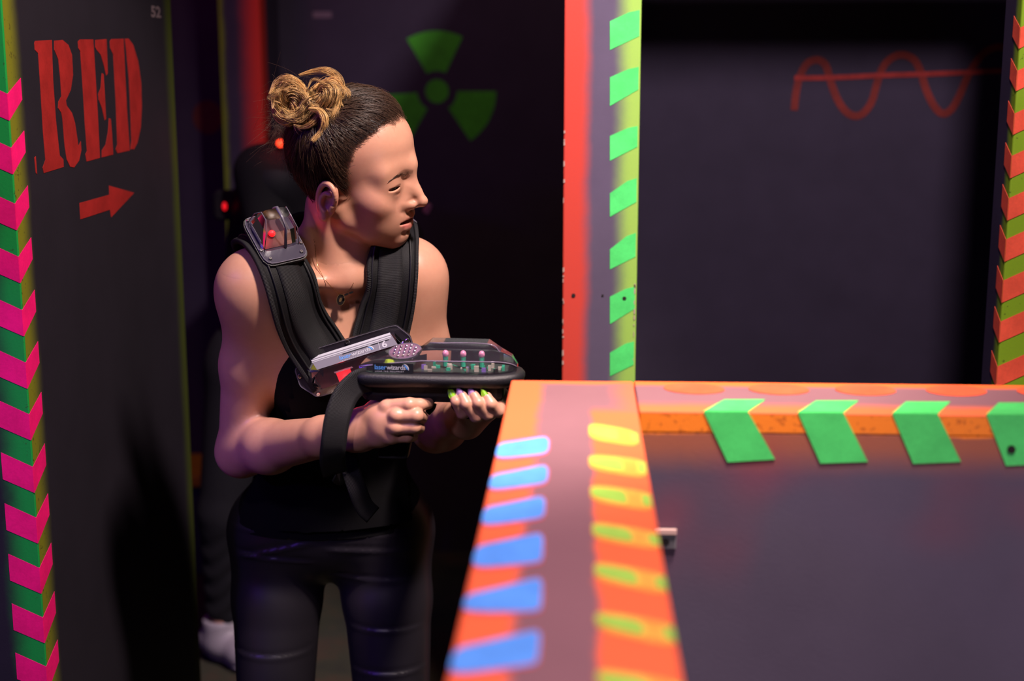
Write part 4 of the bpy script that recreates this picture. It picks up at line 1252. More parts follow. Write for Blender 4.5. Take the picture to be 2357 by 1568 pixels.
# --- shoulder sensors
def shoulder_sensor(o, x, z, su_, led=True):
    fr = Fr(o, x, z); k = su_
    base = rounded([(-.046 * k, .036 * k), (.046 * k, .036 * k), (.046 * k, -.036 * k), (-.046 * k, -.036 * k)], .22, 5)
    sn = loft('shoulder_sensor', fr, [(inset(base, -.002), -.004), (inset(base, -.002), 0)], M['plastic'], vest)
    loft('clear_flange', fr, [(inset(base, .0008), .0002), (inset(base, .0008), .0022)], M['frost'], sn)
    loft('flange_edge', fr, [(inset(base, .0010), .0010), (base, .0010), (base, .0026), (inset(base, .0010), .0026)], M['clear_edge'], sn, False, False)
    d0 = rounded([(-.040 * k, .030 * k), (.022 * k, .030 * k), (.022 * k, -.030 * k), (-.040 * k, -.030 * k)], .2, 4)
    d1 = rounded([(-.032 * k, .026 * k), (.010 * k, .026 * k), (.010 * k, -.026 * k), (-.032 * k, -.026 * k)], .25, 4)
    d2 = rounded([(-.026 * k, .020 * k), (-.006 * k, .020 * k), (-.006 * k, -.020 * k), (-.026 * k, -.020 * k)], .3, 4)
    loft('clear_dome', fr, [(d0, .002), (d1, .030 * k), (d2, .040 * k)], M['dome'], sn, cap0=False)
    mid = [(-.040, .002), (-.033, .031), (-.026, .041), (-.006, .041), (.010, .031), (.022, .003)]
    V, Fq = tube([fr(a * k, .006 * k, b * k) for a, b in mid], .0022 * k, 8)
    build('dome_ridge', V, Fq, M['clear_edge'], sn, True)
    for yy in (-.026, .026):
        V, Fq = tube([fr(-.038 * k, yy * 1.1 * k, .003), fr(-.032 * k, yy * k, .029 * k), fr(-.024 * k, yy * .8 * k, .0395 * k), fr(-.008 * k, yy * .8 * k, .0395 * k), fr(.010 * k, yy * k, .029 * k), fr(.021 * k, yy * 1.1 * k, .003)], .0007, 6)
        build('dome_edge', V, Fq, M['clear_edge'], sn, True)
    loft('circuit_board', fr, [([(-.036 * k, .027 * k), (.018 * k, .027 * k), (.018 * k, -.027 * k), (-.036 * k, -.027 * k)], .0024), ([(-.036 * k, .027 * k), (.018 * k, .027 * k), (.018 * k, -.027 * k), (-.036 * k, -.027 * k)], .0034)], M['pcb_red'], sn)
    loft('inner_wall', fr, [([(-.030 * k, .022 * k), (.012 * k, .022 * k), (.012 * k, .012 * k), (-.030 * k, .012 * k)], .001), ([(-.026 * k, .021 * k), (.006 * k, .021 * k), (.006 * k, .013 * k), (-.026 * k, .013 * k)], .016 * k)], M['plastic'], sn)
    if led:
     V, Fq = uv_ball(fr(-.004 * k, -.006 * k, .009 * k), (.0055 * k,) * 3, None, 12, 8)
     build('led', V, Fq, M['led_glow'], sn, True)
    for a, b in ((.036, .026), (.036, -.026), (.018, -.033), (.020, .033), (-.040, -.028)): screw(fr, a * k, b * k, .0024, .0030 * k, sn)
    return fr
dR = nrm(p3(690, 700, 1.94) - p3(608, 545, 2.0))
sr_o = conform(smooth_b, [p3(615, 602, 1.96)], .018)[0]
nR = grad(smooth_b, sr_o[None], .01)[0]
sfr = shoulder_sensor(sr_o, dR, nR + twd * .35, .92)
lamp('shoulder_led_light', 'POINT', tuple(sfr(-.004, -.014, .020)), (0, 0, 0), .07, (1, .02, .02), shadow_soft_size=.003)
sl_o = conform(smooth_b, [p3(900, 556, 2.10)], .014)[0]
nL = grad(smooth_b, sl_o[None], .01)[0]
shoulder_sensor(sl_o, -Zup * .5 + twd, nL, .66, False)
# ------------------------------------------------------------------ the laser gun
go = p3(1008, 857, 1.80)
ga = math.radians(11)
gf = Fr(go, rgt * math.cos(ga) + twd * math.sin(ga), Zup + twd * .02)
gun = root('laser_gun', tuple(gf(0, 0, -.03)), 'black toy laser gun with clear dome and green circuit boards in her hands', 'toy gun')
half = [(.114, 0), (.111, -.016), (.100, -.030), (.078, -.041), (.045, -.046), (-.03, -.047), (-.085, -.045), (-.099, -.039), (-.104, -.028)]
out = half + [(x, -y) for x, y in half[::-1][:-1]]
out = [tuple(v) for v in spline(out + [out[0]], 73)[:-1]][::-1]
loft('base_plate', gf, [(inset(out, .010), -.012), (inset(out, .002), -.008), (out, -.002), (out, .0015), (inset(out, .003), .005), (inset(out, .008), .0062)], M['plastic'], gun, smooth=True)
low = rounded([(-.100, -.026), (.088, -.026), (.088, .026), (-.100, .026)], .18, 5)
loft('lower_body', gf, [(inset(low, .006), -.034), (low, -.026), (low, -.010)], M['plastic'], gun)
fg = rounded([(.016, -.020), (.086, -.020), (.086, .020), (.016, .020)], .2, 5); fg2 = rounded([(.030, -.015), (.074, -.015), (.074, .015), (.030, .015)], .2, 5)
loft('fore_grip', gf, [(fg2, -.058), (inset(fg, .003), -.044), (fg, -.028)], M['plastic'], gun)
gr0 = rounded([(-.068, -.013), (-.022, -.013), (-.022, .013), (-.068, .013)], .25, 5)
gr1 = rounded([(-.080, -.012), (-.040, -.012), (-.040, .012), (-.080, .012)], .25, 5)
loft('pistol_grip', gf, [(gr1, -.115), (gr0, -.03)], M['plastic'], gun)
tg = [gf(-.010, 0, -.032), gf(-.006, 0, -.040), gf(-.008, 0, -.048), gf(-.014, 0, -.055)]
V, Fq = tube(spline(tg, 10), .0042, 8); build('trigger', V, Fq, M['plastic'], gun, True)
tgd = [gf(-.022, 0, -.060), gf(-.010, 0, -.062), gf(-.002, 0, -.058)]
# clear cover built from cross-sections along the barrel
secs = [(-.098, .030, .012, .020, .013), (-.062, .036, .018, .026, .027), (-.024, .037, .022, .024, .030), (-.008, .037, .023, .016, .043),
        (.066, .035, .023, .015, .043), (.083, .030, .022, .013, .032), (.097, .021, .018, .009, .025), (.104, .010, .012, .004, .014)]
V, Fq = [], []
for x, w, z1, wt, z2 in secs:
    for y, z in ((-w, .005), (-w * .99, z1 - .002), (-w * .94, z1 + .001), (-wt - .003, z2 - .0015), (-wt + .002, z2), (wt - .002, z2), (wt + .003, z2 - .0015), (w * .94, z1 + .001), (w * .99, z1 - .002), (w, .005)): V.append(gf(x, y, z))
k = 10
for i in range(len(secs) - 1):
    for j in range(k - 1): Fq.append((i * k + j, (i + 1) * k + j, (i + 1) * k + j + 1, i * k + j + 1))
Fq.append(tuple(range(k))); Fq.append(tuple(range((len(secs) - 1) * k + k - 1, (len(secs) - 1) * k - 1, -1)))
M['clear_gun'] = clear('smoky_clear_plastic', (.90, .88, .93, 1), 1.55, .05)
build('clear_cover', V, Fq, M['clear_gun'], gun)
# edges of the moulding catch the light
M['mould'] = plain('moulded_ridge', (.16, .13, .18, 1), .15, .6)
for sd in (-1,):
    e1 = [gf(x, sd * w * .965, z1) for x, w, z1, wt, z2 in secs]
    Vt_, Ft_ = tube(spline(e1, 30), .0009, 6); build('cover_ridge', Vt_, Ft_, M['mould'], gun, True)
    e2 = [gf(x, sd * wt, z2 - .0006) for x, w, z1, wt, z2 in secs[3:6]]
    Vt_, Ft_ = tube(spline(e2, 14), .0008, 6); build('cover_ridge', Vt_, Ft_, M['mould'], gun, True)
# circuit boards
M['pcb'] = plain('green_board', (.03, .36, .20, 1), .35, .5, noise=(300, .7)); M['pcb_dark'] = plain('dark_green_board', (.03, .045, .035, 1), .4, .5, noise=(420, .9))
M['lime_glow'] = plain('lime_tape', (.35, .5, .02, 1), .4)
loft('main_board', gf, [(inset(out, .014), .0062), (inset(out, .014), .0074)], M['pcb_dark'], gun)
for x in (.006, .029, .052):
    fr2 = Fr(gf(x, 0, .0074), gf.y * .8 - gf.x * .6, -gf.x * .8 - gf.y * .6 + gf.z * .1)
    pts = [(-.019, 0), (.019, 0), (.013, .0165), (-.013, .0165)]
    bd = loft('circuit_board', fr2, [(pts, -.0016), (pts, .0016)], M['pcb'], gun)
M['led_pink'] = plain('pink_led_lens', (.75, .30, .45, 1), .15, .6)
for x in (.011, .034, .058):
    c_ = gf(x, -.006, .0262)
    V, Fq = uv_ball(c_, (.0042, .0042, .0052), None, 12, 8); build('led', V, Fq, M['led_pink'], gun, True)
    V, Fq = tube([gf(x, -.006, .0235), gf(x, -.006, .010)], .0034, 8); build('led_socket', V, Fq, M['pcb'], gun)
rr = random.Random(5)
M['comp'] = plain('cream_component', (.45, .42, .33, 1), .4); M['comp2'] = plain('violet_component', (.20, .13, .42, 1), .4)
for i in range(26):
    x, y = rr.uniform(-.02, .088), rr.uniform(-.028, .0)
    a, b, h = rr.uniform(.001, .003), rr.uniform(.001, .0022), rr.uniform(.0012, .005)
    mt = M['comp2'] if i % 9 == 4 else (M['comp'] if i % 2 else M['pcb'])
    box_p = [(x - a, y - b), (x + a, y - b), (x + a, y + b), (x - a, y + b)]
    loft('component', gf, [(box_p, .0074), (box_p, .0074 + h * 1.5)], mt, gun)
loft('rear_tape', gf, [([(-.070, -.020), (-.062, -.026), (-.050, -.020), (-.056, -.012)], .012), ([(-.066, -.020), (-.062, -.023), (-.054, -.020), (-.056, -.014)], .020)], M['lime_glow'], gun)
# lens of small bright pins on the rear slope
pf = Fr(gf(-.0405, -.013, .0300), gf.x + gf.z * .10, gf.z - gf.y * .75 - gf.x * .15)
ov = [(.0205 * math.cos(2 * math.pi * i / 28), .0125 * math.sin(2 * math.pi * i / 28)) for i in range(28)]
M['lens'] = plain('mauve_lens', (.16, .09, .14, 1), .2, .6)
sp = loft('speaker_lens', pf, [(ov, -.002), (ov, .0006)], M['lens'], gun)
loft('lens_rim', pf, [([(x * 1.06, y * 1.08) for x, y in ov], -.002), ([(x * 1.06, y * 1.08) for x, y in ov], .001), (ov, .001)], M['clear_edge'], sp, False, False)
for i in range(5):
    for j in range(4):
        x, y = (i - 2) * .0068 + (j - 1.5) * .0012, (j - 1.5) * .0052
        if (x / .019) ** 2 + (y / .0115) ** 2 > 1: continue
        V, Fq = uv_ball(pf(x, y, .0012), (.0019,) * 3, None, 8, 6); build('pin', V, Fq, M['chrome'], sp, True)
# side label
sf = Fr(gf(-.0785, -.0380, .0068), gf.x, -gf.y)
sf.y = gf.z
lb_ = loft('label', sf, [([(0, 0), (.0525, 0), (.0525, .0128), (0, .0128)], 0), ([(0, 0), (.0525, 0), (.0525, .0128), (0, .0128)], .0004)], M['label_black'], gun)
wordmark(sf, .0022, .0046, .0005, .0088, lb_)
# sling of ribbed webbing hanging from the rear
sl = strip('sling', [p3(850, 872, 1.775), p3(822, 882, 1.765), p3(795, 912, 1.755), p3(777, 960, 1.748), p3(768, 1020, 1.752), p3(765, 1060, 1.765), p3(772, 1092, 1.79)], -.0165, .0165, 0, .0012, M['webbing'], None, gun, 40, 7, 0, False, twd + rgt * .1)
strip('sling', [p3(800, 1020, 1.815), p3(806, 1075, 1.805), p3(822, 1125, 1.80), p3(838, 1165, 1.81), p3(858, 1186, 1.82)], -.013, .013, 0, .0012, M['webbing'], None, gun, 30, 7, 0, False, twd + rgt * .5)
strip('sling', [p3(772, 1092, 1.79), p3(784, 1100, 1.805), p3(795, 1080, 1.815), p3(800, 1020, 1.815)], -.010, .010, 0, .0012, M['webbing'], None, gun, 20, 5, 0, False, twd + rgt * .9)
# ------------------------------------------------------------------ hair
rg = np.random.default_rng(11)
cran = Sdf(); cran.p = list(head.p[:3])
def ray_head(px, py, f=None, off=0.0):
    """first hit of the camera ray with the bare skull, head-local"""
    f = f or cran
    d = A3(ray(px, py).normalized()); o = A3(CAM); t = 1.6
    for _ in range(80):
        e = float(f(hloc((o + d * t)[None]))[0]) - off
        t += e * .8 if e < 1 else .02
        if t > 2.6: break
    return hloc((o + d * t)[None])[0]
if __name__ == '__dbg__':
    pass
HL = [(925, 287), (880, 292), (835, 302), (806, 345), (812, 400), (800, 438)]
HLl = [ray_head(*q) for q in HL]
print('hairline', [tuple(np.round(v, 3)) for v in HLl])
TIE = ray_head(735, 262, None, .012)
print('tie', np.round(TIE, 3))
def hair_edge(L):
    """positive inside the hair region"""
    y, z, x = np.abs(L[:, 1]), L[:, 2], L[:, 0]
    # front boundary as function of |y| and z
    xs = np.interp(z, [-.03, .0, .02, .05, .08, .10, .115], [.004, .016, .022, .023, .036, .060, .074])
    xm = np.interp(y, [0, .02, .035, .05, .07], [.077, .074, .060, .030, .022])
    xf = np.minimum(np.where(z > .07, np.maximum(xs, xm), xs), .075)
    zlow = np.interp(x, [-.09, -.04, -.018, -.004, .006, .02], [-.045, -.06, -.05, .02, .030, .004])
    return np.minimum(xf - x, (z - zlow))
hm = N('hair'); hm.set(Roughness=.38); hm.b.inputs['Specular IOR Level'].default_value = .5
at = hm.node('ShaderNodeAttribute', attribute_name='tint'); hm.base(at.outputs['Color'])
M['hair'] = hm.m
BROWN, DARK, BLOND = np.array([.050, .026, .016]), np.array([.016, .010, .010]), np.array([.78, .47, .18])
# scalp layer under the strands
def scalp_sdf(X): 
    L = hloc(X); return cran(L) - .0035 - .003 * sstep(hair_edge(L), .0, .03)
Vc, Qc = nets(scalp_sdf, hc - .15, hc + .15, .003, lambda V: hair_edge(hloc(V)) > .010)
np_mesh('hair', Vc, Qc, M['hair'], woman, np.tile(DARK * .9, (len(Vc), 1)))
def strands(name, paths, radii, cols, n=3, parent=woman):
    """paths: K x N x 3 world; radii: K x N; cols: K x N x 3 -> one mesh of thin tubes"""
    K, Np = paths.shape[:2]
    t = np.gradient(paths, axis=1); t /= np.linalg.norm(t, axis=2)[..., None] + 1e-9
    ref = np.broadcast_to(nrm([.31, .2, .93]), t.shape)
    a = np.cross(t, ref); a /= np.linalg.norm(a, axis=2)[..., None] + 1e-9
    b = np.cross(t, a)
    ring = []
    for i in range(n):
        w = 2 * math.pi * i / n
        ring.append(paths + (a * math.cos(w) + b * math.sin(w)) * radii[..., None])
    V = np.stack(ring, 2).reshape(-1, 3)
    C_ = np.repeat(cols[:, :, None, :], n, 2).reshape(-1, 3)
    base = (np.arange(K)[:, None, None] * Np + np.arange(Np - 1)[None, :, None]) * n + np.arange(n)[None, None, :]
    nxt = (np.arange(K)[:, None, None] * Np + np.arange(Np - 1)[None, :, None]) * n + (np.arange(n)[None, None, :] + 1) % n
    Q = np.stack([base, nxt, nxt + n, base + n], -1).reshape(-1, 4)
    o = np_mesh(name, V, Q, M['hair'], parent, C_); o['kind'] = 'stuff'
    return o
# strands combed from the hairline to the tie
Nn = 11
pts = rg.normal(size=(150000, 3)); pts /= np.linalg.norm(pts, axis=1)[:, None]
pts = np.array([-.004, 0, .055]) + pts * .075
pts = conform(cran, pts, .002, 4)
ed = hair_edge(pts)
front = pts[(ed > -.002) & (ed < .012)]; rest = pts[(ed >= .012)]
roots = np.concatenate([front[rg.permutation(len(front))[:4200]], rest[rg.permutation(len(rest))[:4600]]])
K = len(roots)
s_ = np.linspace(0, 1, Nn)
tie = TIE + rg.normal(size=(K, 3)) * .006
path = roots[:, None, :] * (1 - s_[None, :, None]) + tie[:, None, :] * s_[None, :, None]
flat = path.reshape(-1, 3)
lift = (np.sin(s_ * math.pi) ** .7)[None, :] * rg.uniform(.004, .013, (K, 1)) + .0015 + s_[None, :] * .004
flat = conform(cran, flat, lift.reshape(-1), 5)
path = flat.reshape(K, Nn, 3)
ph = rg.uniform(0, 6.28, (K, 3)); am = rg.uniform(.0003, .0034, (K, 1)) * np.sin(s_ * math.pi)[None, :]
wob = np.stack([np.sin(s_[None, :] * rg.uniform(4, 12, (K, 1)) + ph[:, i:i + 1]) * am for i in range(3)], -1)
path = H0 + (path + wob) @ RH
tone = rg.uniform(.5, 1.5, (K, 1, 1)); mixb = (sstep(s_, .55, 1.0)[None, :, None] * rg.uniform(0, .45, (K, 1, 1)))
cols = (BROWN * (1 - mixb) + BLOND * mixb) * tone
rad = np.full((K, Nn), 1.0) * rg.uniform(.00016, .00030, (K, 1)) * np.interp(s_, [0, .12, .3, .85, 1], [.35, .7, 1, 1, .6])[None, :]
strands('hair', path, rad, cols)
# fine baby hairs at the temple
bh = front[rg.permutation(len(front))[:900]]
bh = bh[(bh[:, 1] < .02)][:560]
Kb = len(bh)
dirn = (TIE - bh); dirn /= np.linalg.norm(dirn, axis=1)[:, None]
curl = rg.normal(size=(Kb, 3)) * .35 + np.array([.3, 0, -.4]) * rg.uniform(0, 1, (Kb, 1))
s6 = np.linspace(0, 1, 8)
bp = (bh + np.array([.004, 0, 0]) * rg.uniform(0, 1.5, (Kb, 1)))[:, None, :] + s6[None, :, None] * dirn[:, None, :] * rg.uniform(.010, .034, (Kb, 1, 1)) + (s6 ** 2)[None, :, None] * curl[:, None, :] * .016
bp = conform(cran, bp.reshape(-1, 3), np.tile(.0012 + s6 * .005, Kb), 4).reshape(Kb, 8, 3)
strands('baby_hair', H0 + bp @ RH, np.full((Kb, 8), .00015), np.broadcast_to(BROWN * 1.2, (Kb, 8, 3)))
# buns: coiled ropes of strands
def bun(c, R0, rt, e1, e2, turns, K, seed, dark=.25):
    r = np.random.default_rng(seed); Np = 26
    e1, e2 = nrm(e1), nrm(e2); e3 = np.cross(e1, e2)
    a0 = r.uniform(0, 6.28, (K, 1)); tt = np.linspace(0, 1, Np)[None, :]
    ang = a0 + tt * 2 * math.pi * r.uniform(.5, turns, (K, 1))
    ph = r.uniform(0, 6.28, (K, 1)) + ang * .8
    rr_ = rt * np.sqrt(r.uniform(.05, 1, (K, 1))) * (1 + .25 * np.sin(ang * 1.0 + r.uniform(0, 6.28, (K, 1))))
    rad = R0 + rr_ * np.cos(ph)
    sq = 1 - .22 * np.cos(2 * ang)
    p = c + (rad * sq)[..., None] * (np.cos(ang)[..., None] * e1 + np.sin(ang)[..., None] * e2) + (rr_ * np.sin(ph))[..., None] * e3
    p = p + r.normal(size=(K, 1, 3)) * .0012
    tone = r.uniform(.35, 1.35, (K, 1, 1)); dk = (r.uniform(0, 1, (K, 1, 1)) < dark) * .8
    col = (BLOND * (1 - dk) + BROWN * dk) * tone * np.ones((1, Np, 1))
    return p, r.uniform(.0002, .00036, (K, 1)) * np.ones((1, Np)), col
YT = float((H0 + TIE @ RH)[1])
print('YT', YT)
b1 = p3(666, 234, YT + .004); b2 = p3(746, 222, YT + .002)
p, r_, c_ = bun(b1, .0150, .0115, rgt * .95 + Zup * -.25, Zup + rgt * .2 + twd * .3, 1.3, 1500, 3)
strands('hair_bun', p, r_, c_)
p, r_, c_ = bun(b2, .0120, .0110, rgt * .5 + Zup * .8, twd * .7 + rgt * .5, 1.3, 1200, 4)
strands('hair_bun', p, r_, c_)
p, r_, c_ = bun(p3(708, 272, YT + .004), .010, .013, rgt * .9 + Zup * .4, Zup + twd * .6, 1.0, 800, 5, .6)
strands('hair_bun', p, r_, c_)
def lock(px_path, Y, K, spread, seed, Np=22, bl=1.0, rw=.00026):
    r = np.random.default_rng(seed)
    base = np.array(spline([p3(x, y, Y - 1.985 + YT - .014 + (i % 2) * .004) for i, (x, y) in enumerate(px_path)], Np))
    s = np.linspace(0, 1, Np)
    off = r.normal(size=(K, 1, 3)) * spread * (.35 + .9 * np.sin(s * math.pi))[None, :, None]
    off2 = r.normal(size=(K, 1, 3)) * spread * 1.2 * (s ** 2)[None, :, None]
    p = base[None] + off + off2 * .6
    col = (BLOND * bl + BROWN * (1 - bl)) * r.uniform(.45, 1.3, (K, 1, 1)) * np.ones((1, Np, 1))
    return strands('loose_lock', p, np.full((K, Np), rw) * (1 - .6 * s ** 3)[None, :], col)
_lock = lock
def lock(p_, Y, K, *a, **k): return _lock(p_, Y, K * 3, *a, **k)
lock([(678, 288), (700, 292), (722, 283), (736, 262), (722, 246), (700, 254)], 1.985, 70, .0016, 21)
lock([(712, 250), (735, 256), (747, 276), (741, 302), (721, 323)], 1.975, 80, .0017, 22)
lock([(785, 212), (778, 240), (768, 262), (757, 282)], 1.985, 40, .0014, 23)
lock([(690, 172), (722, 163), (752, 162), (778, 182), (786, 210), (768, 242)], 2.02, 26, .0022, 24, rw=.0002)
lock([(722, 205), (745, 190), (772, 186), (784, 206), (770, 232)], 2.0, 60, .0018, 25)
lock([(628, 228), (640, 252), (662, 268), (690, 262), (704, 240)], 1.99, 90, .0022, 26)
lock([(622, 215), (640, 190), (668, 184), (694, 204), (704, 226)], 1.99, 110, .0022, 27)
lock([(650, 250), (668, 268), (690, 275), (712, 262)], 1.985, 50, .0018, 28, bl=.6)
# untidy thin loops around both buns
rl = np.random.default_rng(77)
for i in range(16):
    cx, cy = (664, 232) if i % 2 else (745, 222)
    a0 = rl.uniform(0, 6.28); rr0 = rl.uniform(30, 52)
    pth = [(cx + (rr0 + rl.normal(0, 7)) * math.cos(a0 + t) * 1.05, cy + (rr0 + rl.normal(0, 7)) * math.sin(a0 + t) * .85) for t in np.linspace(0, rl.uniform(1.5, 3.6), 5)]
    lock(pth, 1.985 + rl.uniform(-.006, .02), 7, .0012, 100 + i, rw=.00018, bl=rl.uniform(.45, 1))
for i in range(9):
    x0 = rl.uniform(735, 775); y0 = rl.uniform(245, 285)
    lock([(x0 - 20, y0 - 10), (x0, y0), (x0 + rl.normal(6, 8), y0 + 18), (x0 + rl.normal(-8, 10), y0 + rl.uniform(26, 46))], 1.983, 6, .0010, 140 + i, rw=.00018, bl=rl.uniform(.3, .8))
# flyaway fuzz round the back
Kf = 800
r = np.random.default_rng(8)
src = np.array([p3(x, y, 2.04) for x, y in zip(r.normal(676, 26, Kf), r.normal(275, 38, Kf))])
dr = r.normal(size=(Kf, 3)) * .5 + (-rgt * 1.0)[None] * r.uniform(.1, 1.0, (Kf, 1)) + np.array([0, 0, 1.0]) * r.normal(0, .7, (Kf, 1))
ln_ = r.uniform(.004, .014, (Kf, 1, 1)); s9 = np.linspace(0, 1, 9)
bend = r.normal(size=(Kf, 1, 3)) * .016 + np.array([0, 0, -.012])
fp = src[:, None, :] + dr[:, None, :] * ln_ * s9[None, :, None] + bend * (s9 ** 2)[None, :, None]
strands('flyaway_hair', fp, np.full((Kf, 9), .00008), np.broadcast_to((BROWN * 1.5)[None, None], (Kf, 9, 3)) * r.uniform(.5, 1.8, (Kf, 1, 1)))
# dark hair drawn up from the nape

# eyebrows and lashes as fine hairs
for sg in (-1, 1):
    Kw = 130; r = np.random.default_rng(40 + sg)
    t = r.uniform(0, 1, Kw) ** .8; yy = .009 + .028 * t
    zc = .0355 + .0055 * np.sin(t * 2.4) - .004 * np.clip(t - .55, 0, 1) + r.uniform(-1, 1, Kw) * .0026 * (1 - .8 * t)
    st = conform(head, np.stack([.09 - t * .03, sg * yy, zc], -1), .0004, 6)
    en = conform(head, st + np.stack([-.0022 - t * .002, sg * (.0042 + 0 * t), .0028 * (1 - 1.7 * t)], -1), .0009, 4)
    pp_ = st[:, None, :] + (en - st)[:, None, :] * np.linspace(0, 1, 4)[None, :, None]
    strands('eyebrow', H0 + pp_ @ RH, np.full((Kw, 4), .00014) * np.array([1, 1, .8, .3]), np.broadcast_to(np.array([.050, .024, .016]), (Kw, 4, 3)))
for s, e in zip((-1, 1), EYE):
    e = np.array(e)
    def q(az, el, r=.0140):
        az, el = math.radians(az), math.radians(el)
        return e + r * np.array([math.cos(el) * math.cos(az), s * math.cos(el) * math.sin(az), math.sin(el)])
    rim_ = [H0 + v @ RH for v in spline([q(-36, 6, .0143), q(-12, 11, .0148), q(12, 12.5, .0149), q(36, 9, .0148), q(60, 3, .0146), q(84, -7, .0143)], 24)]
    V, Fq = tube(rim_, list(np.linspace(.0004, .0008, 16)) + list(np.linspace(.0008, .0003, 8)), 6)
    build('eyelashes', V, Fq, M['lash'] if 'lash' in M else M.setdefault('lash', plain('lash', (.012, .007, .006, 1), .6)), woman, True)
# ------------------------------------------------------------------ second player behind, in black
M['black_cloth'] = cloth_mat('black_jacket', (.003, .0028, .0035), .9)
M['denim'] = cloth_mat('dark_denim', (.005, .0047, .007), .85)
YP = 3.35
feet0 = p3(505, 1490, YP)
pl2 = root('person', (p3(600, 1490, YP)[0], YP + .05, 0), 'player in black standing bent forward behind the woman with white sneakers', 'person')
sh_r, sh_l = p3(600, 395, YP - .10), p3(690, 380, YP + .16)
hip2 = p3(640, 840, YP + .05)
head2 = p3(790, 330, YP + .02)
j2 = Sdf()
j2.cone(hip2, .13, (sh_r + sh_l) / 2 + np.array([.02, 0, -.12]), .135, .05)
j2.cone(sh_r + np.array([.03, .02, -.02]), .075, sh_l + np.array([.0, -.02, -.02]), .075, .06)
j2.cone((sh_r + sh_l) / 2 + np.array([.04, 0, 0]), .06, head2 + np.array([-.04, 0, -.08]), .05, .05)
el_r, hd_r = p3(640, 640, YP - .14), p3(850, 600, YP - .12)
j2.cone(sh_r, .062, el_r, .05, .03); j2.cone(el_r, .05, hd_r, .036, .02)
el_l, hd_l = p3(790, 640, YP + .16), p3(865, 600, YP + .0)
j2.cone(sh_l, .062, el_l, .05, .03); j2.cone(el_l, .05, hd_l, .036, .02)
V, Q = nets(j2, A3(hip2) - [.5, .5, .25], A3(hip2) + [.6, .5, .75], .011)
np_mesh('jacket', V, Q, M['black_cloth'], pl2)
kn_a, an_a = p3(520, 1180, YP - .02), p3(515, 1400, YP)
kn_b, an_b = p3(645, 1180, YP + .06), p3(640, 1395, YP + .10)
t2 = Sdf()
for h_, k_, a_ in ((hip2 + np.array([-.07, -.03, -.02]), kn_a, an_a), (hip2 + np.array([.06, .05, -.02]), kn_b, an_b)):
    t2.cone(h_, .10, k_, .066, .03); t2.cone(k_, .066, a_, .044, .02)
t2.cone(hip2 + np.array([-.05, 0, .02]), .115, hip2 + np.array([.05, 0, .02]), .115, .05)
def jeans(X): return t2(X) - .003 * np.sin(X[:, 2] * 120 + 3 * np.sin(X[:, 0] * 40)) * sstep(-X[:, 2], -.45, -.25)
V, Q = nets(jeans, A3(hip2) - [.5, .4, .78], A3(hip2) + [.4, .5, .2], .010)
np_mesh('jeans', V, Q, M['denim'], pl2)
s2 = Sdf()
h2f = nrm(rgt * .95 + twd * .25); h2l = np.cross(Zup, h2f); R2 = np.array([h2f, h2l, Zup]); H2 = head2 - Zup * .03
s2.ell(head2, (.05, .05, .06), None, .02)
s2.cone(head2, .05, (sh_r + sh_l) / 2 + np.array([.05, 0, .02]), .05, .03)
for hd, el in ((hd_r, el_r), (hd_l, el_l)):
    d_ = nrm(hd - el); s2.cone(hd - d_ * .03, .028, hd + d_ * .03, .03, .02)
    for i in range(4):
        o_ = np.array([0, 0, .018 * (1.5 - i) * .8]); s2.chain([hd + d_ * .03 + o_, hd + d_ * .075 + o_, hd + d_ * .085 + o_ + np.array([0, .03, 0]), hd + d_ * .06 + o_ + np.array([0, .035, 0])], [.011, .010, .009, .008], .006)
    s2.chain([hd - d_ * .01 + np.array([0, .02, .02]), hd + d_ * .03 + np.array([0, .035, .03]), hd + d_ * .06 + np.array([0, .04, .028])], [.013, .011, .009], .01)
for an in (an_a, an_b): s2.cone(an + np.array([0, 0, .05]), .034, an + np.array([0, 0, -.05]), .034, .02)
mid_ = (sh_r + sh_l) / 2
s2.chain([mid_, hip2], [.04, .04], .02)
for a_, b_, c_2 in ((sh_r, el_r, hd_r), (sh_l, el_l, hd_l)): s2.chain([mid_, a_, b_, c_2], [.03, .03, .03, .026], .02)
for k_, an in ((kn_a, an_a), (kn_b, an_b)): s2.chain([hip2, k_, an], [.04, .035, .032], .02)
s2b = s2
def skin2(X):
    d = s2(X); m = np.linalg.norm(X - head2, axis=1) < .25
    if m.any():
        e = head((X[m] - H2) @ R2.T); b = d[m]; h = np.maximum(.012 - np.abs(b - e), 0); d[m] = np.minimum(b, e) - h * h / .048
    return d
V, Q = nets(skin2, A3(hip2) - [.5, .4, .85], A3(hip2) + [.7, .5, .85], .0055)
np_mesh('skin', V, Q, sk.m, pl2, np.tile([.42, .22, .16], (len(V), 1)))
for e in EYE:
    V, Fq = uv_ball(H2 + np.array(e) @ R2, (.0122,) * 3, None, 16, 10); build('eye', V, Fq, M['tooth'], pl2, True)
V, Q = nets(lambda X: cran((X - H2) @ R2.T) - .011, head2 - .16, head2 + .16, .006, lambda V: hair_edge((V - H2) @ R2.T) > 0)
np_mesh('hair', V, Q, M['black_cloth'], pl2)
